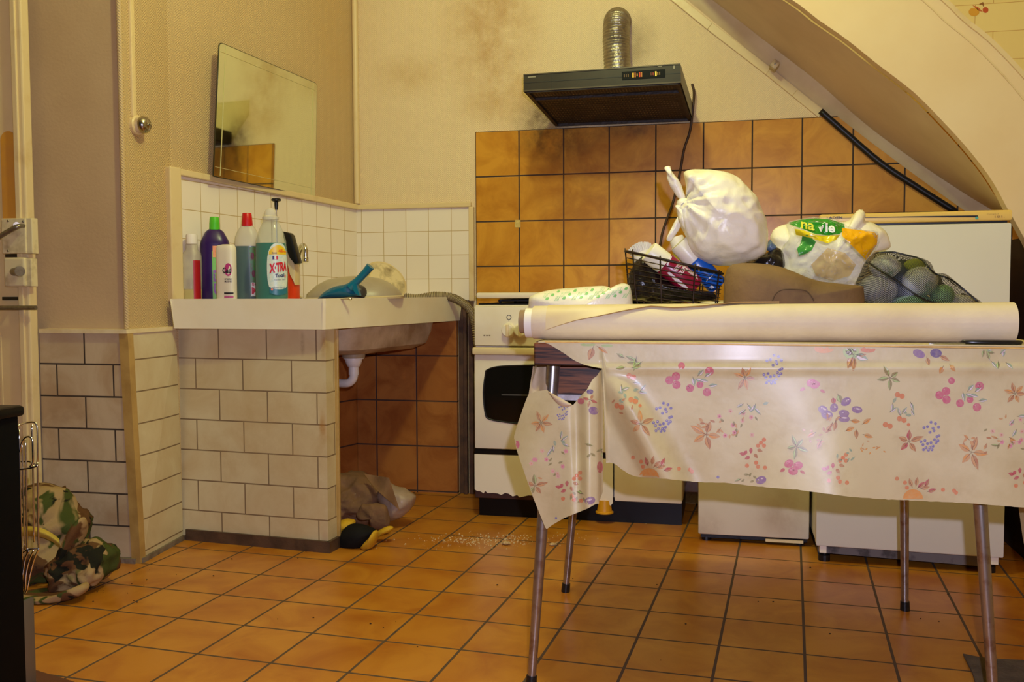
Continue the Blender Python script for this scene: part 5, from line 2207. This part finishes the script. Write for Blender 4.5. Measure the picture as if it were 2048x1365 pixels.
# white bristle brush, yellow cap
a, c = P(1277, 487, 2.475), P(1300, 560, 2.46)
o = thing('scrubbing_brush', 'white bristle brush head sticking up at the left of the basket', 'brush', c)
M = axis_m(c, a)
ln = (a - c).length
obj('head', B().lathe([(.016, 0), (.018, ln * .5), (.027, ln * .55), (.027, ln * .72)], M, 24), m_wcap, o, 40)
b = B()
rnd = random.Random(4)
for k in range(420):
    t_, q_ = rnd.uniform(0, 2 * PI), rnd.uniform(0, 1) ** .5 * .026
    p0_ = M @ Vector((q_ * math.cos(t_), q_ * math.sin(t_), ln * .70))
    p1_ = M @ Vector((q_ * 1.22 * math.cos(t_), q_ * 1.22 * math.sin(t_), ln * (1.0 - .12 * (q_ / .026) ** 2) + rnd.uniform(-.002, .002)))
    b.tube([p0_, p1_], .0011, 4, cap=False)
obj('bristles', b, pm((240, 232, 214), .6), o)
a, c = P(1352, 474, 2.53), P(1372, 540, 2.53)
o, bd, M, ln = can('cleaner_bottle', 'yellow-collared white bottle half hidden under the knotted bag', a, c, .020, .035, pm((216, 196, 40), .4), m_wcap)
# black film sleeve in the basket
o = thing('black_bag', 'black plastic bag crumpled inside the wire basket', 'bag', (cx, YB, ZT + .01))
b = B()
b.blob(spline_px([(1264, 600), (1258, 570), (1260, 545), (1270, 528), (1284, 513), (1300, 522), (1322, 542), (1345, 562), (1365, 580), (1395, 590), (1426, 586), (1428, 602), (1340, 604)], 3), 2.455, .050, .05, cpx=(1312, 572), amp=.012, freq=22, ridge=True, na=80, nr=10, zmin=ZT + .008)
m_bkf = mat('black_film', srgb(26, 21, 19), .22, srgb(48, 36, 28), 18, .5, bump=.4, bs=40)
obj('bag_film', b, m_bkf, o, True)

# knotted white carrier bag
YW = 2.47
o = thing('carrier_bag', 'big knotted white carrier bag sitting on top of the heap', 'bag', P(1440, 530, YW))
ol = [(1371, 400), (1372, 375), (1368, 355), (1366, 345), (1374, 340), (1400, 340), (1426, 342), (1453, 346), (1480, 360), (1503, 382), (1522, 412), (1532, 440), (1537, 464), (1535, 490), (1531, 505), (1520, 514), (1500, 523), (1475, 530), (1450, 532), (1420, 527), (1400, 518), (1385, 504), (1377, 490), (1374, 476), (1362, 455), (1356, 436), (1353, 418), (1358, 411)]
b = B()


def wrinkle(p, kn):
    d = p - kn
    r = d.length
    a = math.atan2(d.z, d.x)
    return math.exp(-r / .11) * (math.sin(a * 16 + 2 * noise.noise(p * 14)) * .5 + math.sin(a * 9 + 1.3) * .5)


b.blob(spline_px(ol + ol[:1], 3)[:-1], YW, .115, .10, cpx=(1446, 442), amp=.0085, freq=13, ridge=True, na=120, nr=26, seed=5)
kn = P(1366, 408, YW - .02)
for v in b.bm.verts:
    w = wrinkle(v.co, kn)
    if v.co.y < YW - .005:
        v.co.y -= .014 * w
    # the overlapping upper lobe
    q = v.co - kn
    lobe = q.z - .55 * q.x - .018
    if v.co.y < YW - .01:
        v.co.y += .016 * math.exp(-(lobe / .012) ** 2) * max(0, 1 - q.length / .13)
m_bag = mat('white_carrier_film', srgb(246, 236, 212), .35, srgb(240, 226, 196), 9, .4, bump=.35, bs=22, sub=.15)
obj('bag_body', b, m_bag, o, True)


def ear(ol_, Y, df, seed):
    b = B()
    b.blob(spline_px(ol_ + ol_[:1], 3)[:-1], Y, df, df, amp=.004, freq=30, ridge=True, na=48, nr=8, seed=seed)
    return b


obj('knot_ear', ear([(1366, 405), (1352, 392), (1340, 372), (1334, 358), (1333, 345), (1328, 337), (1331, 333), (1340, 332), (1341, 337), (1346, 347), (1360, 365), (1366, 380), (1371, 396)], YW - .02, .016, 1), m_bag, o, True)
obj('knot_ear', ear([(1353, 417), (1350, 413), (1353, 410), (1362, 412), (1372, 424), (1380, 448), (1378, 462), (1368, 458), (1358, 440)], YW - .045, .018, 2), m_bag, o, True)
obj('knot_ear', ear([(1356, 432), (1362, 440), (1360, 456), (1348, 476), (1340, 483), (1333, 479), (1338, 466), (1346, 450)], YW - .01, .010, 3), m_bag, o, True)
obj('knot', B().ball(kn, .017, .018, .016, 20, 12, lambda d: 1 + .12 * noise.noise(d * 5)), m_bag, o, True)

# black bundle behind the brown leather
o = thing('black_pouch', 'shiny black plastic bundle between the knotted bag and the brown leather', 'bundle', P(1530, 560, 2.56))
b = B()
b.blob(spline_px([(1470, 560), (1485, 530), (1510, 518), (1535, 506), (1550, 497), (1562, 502), (1568, 520), (1566, 545), (1560, 600), (1480, 600)], 3), 2.56, .05, .05, amp=.012, freq=20, ridge=True, na=70, nr=10, seed=8, zmin=ZT)
obj('bag_film', b, m_bkf, o, True)
b = B()
b.blob([(1532, 500), (1534, 488), (1540, 480), (1550, 490), (1556, 498), (1545, 508)], 2.57, .02, .02, amp=.005, freq=30, ridge=True, na=30, nr=6)
obj('blue_corner', b, pm((92, 108, 130), .3), o, True, label='blue-grey corner')

# brown leather
o = thing('leather_bag', 'worn brown leather bag lying flat behind the roll', 'bag', P(1585, 600, 2.36))
ol = [(1444, 640), (1447, 590), (1450, 556), (1455, 538), (1464, 530), (1484, 526), (1510, 527), (1540, 529), (1565, 535), (1590, 544), (1615, 555), (1640, 563), (1680, 568), (1728, 572), (1729, 600), (1728, 640)]
b = B()
b.blob(ol, 2.36, .075, .08, cpx=(1580, 600), amp=.006, freq=11, na=110, nr=14, seed=4, zmin=ZT, puff=.6)
obj('hide', b, mat('brown_suede', srgb(132, 100, 60), .75, srgb(96, 70, 40), 7, .8, .4, .7, bump=.2, bs=90), o, True)
b = B()
sb = B()
sb.blob(ol, 2.36, .075, .08, cpx=(1580, 600), amp=.006, freq=11, na=110, nr=14, seed=4, zmin=ZT, puff=.6)
S = Surf([sb.bm], .0012)
pts = [S.hit(x, y) for x, y in spline_px([(1545, 602), (1552, 588), (1566, 580), (1590, 579), (1612, 582), (1622, 592), (1628, 602)], 5)]
b.tube([p for p in pts if p is not None], .0014, 5)
obj('stitched_seam', b, pm((84, 60, 34), .7), o, True)

# white carrier bag standing behind
o = thing('carrier_bag', 'white carrier bag with a twisted neck behind the crumpled packaging, by the fridge', 'bag', P(1660, 540, 2.66))
ol = [(1540, 473), (1550, 458), (1565, 449), (1585, 445), (1620, 440), (1655, 441), (1685, 446), (1700, 440), (1708, 430), (1715, 421), (1724, 419), (1732, 430), (1728, 441), (1745, 446), (1766, 459), (1777, 478), (1781, 490), (1774, 500), (1755, 504), (1740, 530), (1735, 620), (1560, 620), (1548, 520)]
b = B()
b.blob(spline_px(ol + ol[:1], 3)[:-1], 2.68, .085, .09, cpx=(1655, 520), amp=.010, freq=16, ridge=True, na=120, nr=14, seed=9, zmin=ZT)
obj('bag_body', b, m_bag, o, True)

# crumpled transparent packaging with a green band
o = thing('plastic_packaging', 'crumpled clear packaging with a green band lettered naVie and an orange corner', 'packaging', P(1650, 565, 2.50))
ol = [(1563, 504), (1569, 489), (1580, 474), (1574, 447), (1600, 440), (1630, 436), (1660, 438), (1684, 446), (1696, 455), (1730, 460), (1757, 464), (1755, 492), (1735, 520), (1734, 545), (1722, 556), (1708, 565), (1664, 568), (1625, 558), (1598, 546), (1572, 540)]
pk = B()
pk.blob(spline_px(ol + ol[:1], 3)[:-1], 2.53, .080, .04, cpx=(1652, 505), amp=.011, freq=30, ridge=True, na=130, nr=24, seed=12)
S = Surf([pk.bm], .0015)
m_, t, N, L, bs = _nt('clear_crinkled_film')
bs.inputs['Base Color'].default_value = (.95, .92, .85, 1)
bs.inputs['Roughness'].default_value = .06
bs.inputs['Alpha'].default_value = .24
bs.inputs['Specular IOR Level'].default_value = .9
tc = N.new('ShaderNodeTexCoord').outputs['Object']
nz = n_noise(N, L, tc, 38, 5, .6, .6)
bp = N.new('ShaderNodeBump')
bp.inputs['Strength'].default_value = 1.0
bp.inputs['Distance'].default_value = .02
L.new(nz.outputs[0], bp.inputs['Height'])
L.new(bp.outputs[0], bs.inputs['Normal'])
fm = obj('clear_film', pk, m_, o, True)
glossy = lambda rgb: mat('film_%d_%d_%d' % rgb, srgb(*rgb), .2, bump=.35, bs=26)
b = B()
patch(b, S, dense([(1573, 447), (1600, 440), (1630, 437), (1660, 439), (1688, 448), (1690, 458), (1680, 468), (1655, 471), (1630, 468), (1605, 458)], 4), 12)
SG = Surf([b.bm], .0065)
gb = obj('green_band', b, glossy((44, 140, 34)), fm, True, label='glossy green band')
b = B()
patch(b, S, dense([(1589, 458), (1605, 460), (1630, 470), (1655, 473), (1680, 470), (1672, 480), (1655, 487), (1640, 482), (1612, 474), (1592, 470)], 4), 10)
obj('yellow_band', b, glossy((232, 206, 30)), fm, True)
b = B()
patch(b, S, dense([(1684, 456), (1700, 458), (1730, 462), (1756, 465), (1754, 490), (1732, 521), (1720, 508), (1702, 490), (1684, 472)], 4), 10)
obj('orange_corner', b, glossy((244, 176, 12)), fm, True)
b = B()
patch(b, S, dense([(1605, 470), (1616, 470), (1632, 484), (1624, 500), (1612, 508), (1598, 512), (1594, 498), (1602, 486)], 4), 6)
obj('green_scrap', b, glossy((70, 150, 60)), fm, True)
b = B()
patch(b, S, dense([(1655, 496), (1690, 506), (1712, 530), (1700, 552), (1664, 562), (1632, 552), (1622, 530), (1640, 512)], 4), 6)
obj('pale_orange_print', b, mat('pale_orange_film', srgb(232, 190, 96), .2, alpha=.55, bump=.35, bs=26), fm, True)
b = B()
letter(b, 'na', lambda u, v: SG.hit(1602 + 27 * u, 457 - 14 * v + 5 * u), .02)
obj('yellow_lettering', b, pm((226, 220, 60)), gb)
b = B()
letter(b, 'Vie', lambda u, v: SG.hit(1632 + 38 * u, 463 - 20 * v + 3 * u), .03)
obj('white_lettering', b, pm((240, 240, 226)), gb)

# black net bag with bundles inside
YN = 2.45
ol = [(1712, 566), (1722, 545), (1730, 524), (1746, 506), (1767, 503), (1788, 503), (1808, 510), (1842, 517), (1860, 526), (1870, 547), (1888, 547), (1906, 560), (1927, 578), (1948, 595), (1968, 612), (1975, 640), (1712, 640), (1710, 600)]
o = thing('net_bag', 'black mesh net bag holding pale green and white bundles, right end of the table', 'bag', P(1840, 600, YN))
b = B()
b.blob(spline_px(ol + ol[:1], 3)[:-1], YN, .10, .085, cpx=(1825, 585), amp=.006, freq=12, na=110, nr=20, seed=6, zmin=ZT + .001)
m_, t, N, L, bs = _nt('black_netting')
uvn = N.new('ShaderNodeTexCoord')
sp_ = N.new('ShaderNodeSeparateXYZ')
L.new(uvn.outputs['UV'], sp_.inputs[0])
s1 = n_math(N, L, 'ADD', sp_.outputs[0], sp_.outputs[1])
s2 = n_math(N, L, 'SUBTRACT', sp_.outputs[0], sp_.outputs[1])
w1 = n_math(N, L, 'ABSOLUTE', n_math(N, L, 'SINE', n_math(N, L, 'MULTIPLY', s1, 620)))
w2 = n_math(N, L, 'ABSOLUTE', n_math(N, L, 'SINE', n_math(N, L, 'MULTIPLY', s2, 620)))
mn = n_math(N, L, 'MINIMUM', w1, w2)
al = n_math(N, L, 'LESS_THAN', mn, .46)
L.new(al, bs.inputs['Alpha'])
bs.inputs['Base Color'].default_value = (.012, .012, .014, 1)
bs.inputs['Roughness'].default_value = .4
obj('netting', b, m_, o, True, uvfn=lambda c: (c.x, c.z + .6 * c.y))
b = B()
hs = B()
hs.blob(spline_px(ol + ol[:1], 3)[:-1], YN, .10, .085, cpx=(1825, 585), amp=.006, freq=12, na=110, nr=20, seed=6, zmin=ZT + .001)
S = Surf([hs.bm], .001)
for line in ([(1736, 525), (1760, 540), (1790, 560), (1820, 582), (1850, 600), (1880, 608)], [(1746, 507), (1790, 505), (1842, 519), (1868, 546), (1906, 562), (1960, 608)]):
    pts = [S.hit(x, y) for x, y in spline_px(line, 5)]
    pts = [p for p in pts if p is not None]
    if len(pts) > 2:
        b.tube(pts, .0022, 6)
obj('drawn_seam', b, m_black, o, True)
lumps = [((1770, 534), 32, 25, .030, (222, 214, 196), 'white bundle at the top left of the net bag'), ((1756, 580), 40, 34, .05, (214, 206, 196), 'big white bundle low at the left of the net bag'),
         ((1840, 564), 36, 32, .042, (218, 214, 190), 'round white bundle in the middle of the net bag'), ((1830, 530), 22, 13, .02, (160, 168, 40), 'yellow-green bundle at the top of the net bag'),
         ((1884, 592), 24, 24, .04, (150, 190, 130), 'small light green bundle in the net bag'), ((1918, 608), 34, 20, .03, (222, 214, 200), 'white bundle at the right end of the net bag'),
         ((1826, 606), 44, 18, .04, (130, 170, 130), 'green bundle low in the middle of the net bag'), ((1806, 548), 30, 30, .03, (30, 44, 30), 'added dark green lump for the shade deep inside the net bag'),
         ((1800, 592), 50, 26, .03, (34, 34, 30), 'added blackish lump for the shade at the bottom of the net bag'), ((1866, 566), 18, 20, .02, (60, 70, 50), 'added dark lump for the shade at the upper right of the net bag')]  # last three lumps are added dark to paint the bag's shaded inside
for k, ((x, y), rx_, ry_, d_, c, lab_) in enumerate(lumps):
    b = B()
    Yk = YN + .012 + (.008 if k % 2 else -.008) + (.03 if k > 6 else 0)
    cpt = P(x, y, Yk)
    s_ = (P(x + 1, y, Yk) - cpt).length
    b.ball(cpt, rx_ * s_, d_, ry_ * s_, 28, 16, lambda d, k=k: 1 + .10 * noise.noise(d * 2.2 + Vector((k, k, 0))))
    oo = obj('bundle', b, mat('bundle_%d' % k, srgb(*c), .6, srgb(70, 140, 60) if k in (0, 2, 6) else tuple(v * .8 for v in srgb(*c)), 14, .7, .55, .65), None, True)
    tag(oo, lab_, 'bundle', 'bundles in the net bag')


# =================================================================== FLOOR THINGS AND THE LEFT FOREGROUND
# bundle of work clothes and a sack under the sink
o = thing('cloth_sack', 'dusty brown cloth sack slumped on the floor under the sink', 'sack', PZ(740, 1060))
m_sack = mat('brown_sackcloth', srgb(130, 92, 60), .85, srgb(92, 64, 40), 9, .8, .4, .7, bump=.3, bs=60, speck=(srgb(200, 184, 160), 90, .74))
b = B()
b.blob(spline_px([(660, 950), (690, 947), (720, 950), (745, 958), (768, 972), (776, 990), (778, 1010), (770, 1030), (740, 1048), (700, 1052), (660, 1055), (640, 1000)], 3), 3.50, .16, .12, cpx=(710, 1005), amp=.034, freq=13, ridge=True, na=90, nr=20, seed=21, zmin=.003)
obj('sack_body', b, m_sack, o, True)
b = B()
b.grid(lambda u, v: P(728 + 50 * u + 22 * v + 0 * u, 948 + 8 * u + (30 + 36 * u) * v, 3.39 - .04 * v + .02 * math.sin(u * 5 + v * 3)), 14, 12)
obj('folded_flap', b, m_sack, o, True)
b = B()
b.blob(spline_px([(762, 962), (790, 972), (815, 983), (828, 992), (828, 1005), (815, 1025), (795, 1038), (775, 1040), (765, 1020), (758, 990)], 3), 3.44, .07, .07, amp=.010, freq=14, ridge=True, na=70, nr=12, seed=22, zmin=.004)
obj('plastic_liner', b, mat('dusty_clear_plastic', srgb(186, 160, 136), .35, srgb(140, 108, 84), 12, .6, alpha=.75, bump=.3, bs=40), o, True, label='dusty translucent end of the sack')
b = B()
b.blob(spline_px([(724, 1010), (745, 1008), (768, 1012), (775, 1030), (780, 1048), (770, 1058), (755, 1060), (742, 1050), (735, 1035), (718, 1040), (712, 1030)], 3), 3.30, .03, .04, amp=.010, freq=18, ridge=True, na=60, nr=10, seed=23)
obj('hanging_corner', b, m_sack, o, True)
o = thing('padded_bundle', 'black and yellow padded bundle on the floor beside the tiled pier', 'bundle', PZ(705, 1098))
m_bk2 = mat('dusty_black_fabric', srgb(17, 15, 14), .8, srgb(30, 27, 24), 14, .5, spec=.2, speck=(srgb(150, 136, 116), 26, .70))
b = B()
b.blob(spline_px([(676, 1075), (685, 1062), (700, 1050), (722, 1050), (740, 1056), (750, 1062), (742, 1078), (724, 1100), (705, 1106), (684, 1104), (674, 1092)], 3), 3.13, .045, .06, amp=.006, freq=16, na=60, nr=12, seed=31, zmin=.002)
obj('padded_body', b, m_bk2, o, True)
m_yel = mat('yellow_fabric', srgb(206, 158, 22), .7, srgb(170, 120, 20), 16, .6)
b = B()
b.blob(spline_px([(722, 1096), (730, 1085), (740, 1075), (748, 1062), (753, 1065), (753, 1076), (747, 1092), (738, 1101), (726, 1103)], 3), 3.11, .035, .05, amp=.004, freq=20, na=40, nr=8, seed=32, zmin=.002)
obj('yellow_panel', b, m_yel, o, True, label='bright yellow panel')
b = B()
b.blob(spline_px([(672, 1046), (690, 1039), (706, 1042), (708, 1050), (696, 1056), (685, 1068), (676, 1078)], 3), 3.16, .035, .05, amp=.004, freq=20, na=40, nr=8, seed=33)
obj('yellow_panel', b, m_yel, o, True, label='bright yellow panel')
b = B()
b.blob(spline_px([(744, 1068), (760, 1060), (776, 1053), (786, 1056), (780, 1064), (765, 1070), (752, 1080)], 3), 3.20, .02, .03, amp=.003, freq=20, na=40, nr=8, seed=34, zmin=.002)
obj('yellow_panel', b, m_yel, o, True, label='bright yellow panel')

# crumbs of plaster
b = B()
rnd = random.Random(8)
for k in range(420):
    t_ = rnd.gauss(0, 1)
    x = 985 + 75 * t_
    y = 1082 + rnd.gauss(0, 7) - (x - 985) * .02
    p = PZ(x, y)
    r = abs(rnd.gauss(0, .0013)) + .0006
    b.lathe([(r, 0), (r * .8, r), (.0001, r * 1.3)], Matrix.Translation(p + Vector((0, 0, .0003))), 5)
tag(obj('plaster_dust', b, mat('plaster', srgb(216, 190, 140), .9)), 'white plaster dust and grit scattered over the floor tiles', 'dust', kind='stuff')
for (x, y, r), l_ in zip(((1012, 1090, .017), (1106, 1092, .014)), ('small chip of plaster on the floor beside the scattered dust', 'small chip of plaster on the floor by the table leg')):
    b = B()
    p = PZ(x, y)
    b.ball(p + Vector((0, 0, r * .38)), r, r * .7, r * .38, 12, 8, lambda d: 1 + .35 * noise.noise(d * 3 + Vector((x, 0, 0))))
    tag(obj('plaster_chip', b, mat('plaster_chip', srgb(214, 180, 130), .9, srgb(120, 84, 50), 90, .7)), l_, 'chip', 'plaster chips')
b = B()
for k in range(46):
    x, y = rnd.choice(((rnd.uniform(150, 300), rnd.uniform(1120, 1210)), (rnd.uniform(330, 1000), rnd.uniform(1100, 1330)), (rnd.uniform(1100, 1900), rnd.uniform(1120, 1330))))
    p = PZ(x, y)
    r = rnd.uniform(.0012, .0034)
    b.ball(p + Vector((0, 0, r * .5)), r, r * .8, r * .5, 6, 4)
tag(obj('dirt_specks', b, mat('dirt', srgb(60, 40, 24), .9)), 'dark crumbs of dirt scattered across the floor tiles', 'dirt', kind='stuff')

# grey mat at the lower right
q = [PZ(x, y) for x, y in ((1926, 1312), (1960, 1320), (2000, 1323), (2060, 1326), (2180, 1330), (2160, 1460), (1975, 1440), (1955, 1385), (1945, 1350))]
b = B()
b.prism(q, (0, 0, .006), .002)
tag(obj('floor_mat', b, mat('grey_felt', srgb(98, 84, 66), .95, srgb(70, 58, 44), 20, .7, bump=.4, bs=120)), 'grey felt mat on the floor by the right front table leg', 'mat')
q = [PZ(x, y) for x, y in ((40, 1339), (72, 1344), (150, 1368), (140, 1400), (30, 1400))]
b = B()
b.prism(q, (0, 0, .004))
struct('trim_14', b, mat('brown_threshold', srgb(96, 54, 34), .5))

# camouflage blanket heap
o = thing('blanket', 'camouflage blanket heaped on the floor against the tiled wall', 'blanket', PZ(120, 1200))
m_cam, t, N, L, bs = _nt('camouflage_fleece')
tc = N.new('ShaderNodeTexCoord').outputs['Object']
base = srgb(166, 136, 90)
n1 = n_noise(N, L, tc, 7, 3, .5, .8)
col = n_mix(N, L, n_ramp(N, L, n1.outputs[0], .50, .53).outputs[0], base, srgb(70, 76, 34))
mp = N.new('ShaderNodeMapping')
mp.inputs['Location'].default_value = (4.2, 1.7, 9.1)
L.new(tc, mp.inputs[0])
n2 = n_noise(N, L, mp.outputs[0], 9, 3, .5, .8)
col = n_mix(N, L, n_ramp(N, L, n2.outputs[0], .52, .55).outputs[0], col, srgb(98, 66, 38))
mp2 = N.new('ShaderNodeMapping')
mp2.inputs['Location'].default_value = (1.2, 7.7, 3.1)
L.new(tc, mp2.inputs[0])
n3 = n_noise(N, L, mp2.outputs[0], 11, 3, .5, .6)
col = n_mix(N, L, n_ramp(N, L, n3.outputs[0], .58, .60).outputs[0], col, srgb(38, 36, 24))
n4 = n_noise(N, L, tc, 160, 3)
L.new(col, bs.inputs['Base Color'])
bs.inputs['Roughness'].default_value = .95
bs.inputs['Specular IOR Level'].default_value = .1
bp = N.new('ShaderNodeBump')
bp.inputs['Strength'].default_value = .35
bp.inputs['Distance'].default_value = .004
L.new(n4.outputs[0], bp.inputs['Height'])
L.new(bp.outputs[0], bs.inputs['Normal'])
b = B()
b.blob(spline_px([(20, 1010), (55, 980), (85, 970), (115, 976), (135, 1000), (142, 1020), (163, 1030), (168, 1050), (158, 1080), (170, 1120), (150, 1170), (100, 1185), (20, 1180)], 3), 2.60, .13, .10, cpx=(90, 1080), amp=.040, freq=9, ridge=True, na=90, nr=22, seed=41, zmin=.002)
b.blob(spline_px([(110, 1150), (118, 1120), (135, 1100), (160, 1085), (185, 1083), (210, 1100), (218, 1120), (216, 1150), (190, 1172), (160, 1184), (128, 1188)], 3), 2.50, .10, .09, amp=.030, freq=12, ridge=True, na=80, nr=18, seed=42, zmin=.002)
b.blob(spline_px([(118, 1160), (115, 1130), (128, 1090), (150, 1050), (165, 1035), (168, 1050), (160, 1075), (150, 1110), (140, 1150), (132, 1185), (122, 1184)], 3), 2.46, .05, .05, amp=.010, freq=16, na=70, nr=10, seed=43, zmin=.002)
b.blob(spline_px([(10, 1195), (45, 1185), (90, 1190), (130, 1186), (160, 1170), (170, 1180), (150, 1198), (110, 1206), (80, 1216), (30, 1216)], 3), 2.38, .05, .08, amp=.010, freq=14, na=80, nr=10, seed=44, zmin=.002)
obj('fleece', b, m_cam, o, True)
b = B()
b.grid(lambda u, v: P(30 + 88 * u + 3 * v, 1056 + 22 * u * u * u + 19 * v - 4 * math.sin(u * PI), 2.47 - .02 * math.sin(u * PI) - .018 * math.sin(v * PI)), 16, 6)
obj('binding_strip', b, pm((196, 166, 62), .9), o, True, label='mustard yellow binding')

# black appliance at the left edge, nearest the camera
xb_ = P(44, 900, 1.72).x
ztp = P(45, 828, 1.6).z
o = thing('black_cabinet', 'black appliance cabinet at the left edge, nearest the camera', 'cabinet', (xb_ - .25, 1.7, 0))
b = B()
b.box(xb_ - .55, xb_ - .006, 1.5, 1.72, .0, ztp - .022, .004)
obj('body', b, mat('black_cabinet_paint', srgb(4, 4, 4), .7, spec=.12), o, 40)
b = B()
b.box(xb_ - .56, xb_ + .004, 1.485, 1.73, ztp - .024, ztp, .008)
obj('lid', b, mat('black_gloss_lid', srgb(10, 10, 10), .35, spec=.25), o, 40)
b = B()
xq = P(67, 1290, 1.79).x
b.box(xb_ - .04, xq, 1.722, 1.79, 0, P(55, 1213, 1.73).z, .004)
obj('side_foot', b, mat('brushed_aluminium_foot', (.20, .18, .15), .45, metal=.7), o, 40, label='brushed metal foot')

# wire rack hanging behind it
YK = 1.76
o = thing('wire_rack', 'chrome wire rack hanging behind the black cabinet', 'rack', P(60, 1000, YK))
b = B()
wires = [([(52, 846), (66, 845), (73, 850), (75, 870), (75, 922), (70, 934), (66, 932)], YK), ([(40, 905), (44, 885), (54, 874), (64, 878), (66, 895), (66, 925), (60, 934)], YK - .02),
         ([(38, 924), (60, 924), (76, 932)], YK + .01), ([(34, 940), (60, 937), (76, 932)], YK - .02), ([(75, 925), (76, 1000), (77, 1088), (78, 1097)], YK), ([(38, 860), (41, 1000), (44, 1120)], YK - .02), ([(44, 880), (47, 1000), (50, 1100)], YK - .01), ([(51, 876), (53, 1000), (54, 1110)], YK),
         ([(64, 850), (66, 930), (68, 1085)], YK + .02), ([(40, 1110), (56, 1100), (78, 1097)], YK), ([(78, 1097), (68, 1120), (60, 1150), (54, 1180), (48, 1188)], YK - .01), ([(68, 1100), (58, 1122), (52, 1150), (50, 1185)], YK), ([(58, 1102), (50, 1120), (44, 1160)], YK)]
for w_, Y in wires:
    b.tube(smooth_path([P(x, y, Y) for x, y in w_], 5), .0021, 7)
b.tube(smooth_path([P(52, 846, YK), P(40, 850, 1.735), P(30, 856, 1.725)], 5), .0021, 7)
obj('wires', b, m_chrome, o, True)
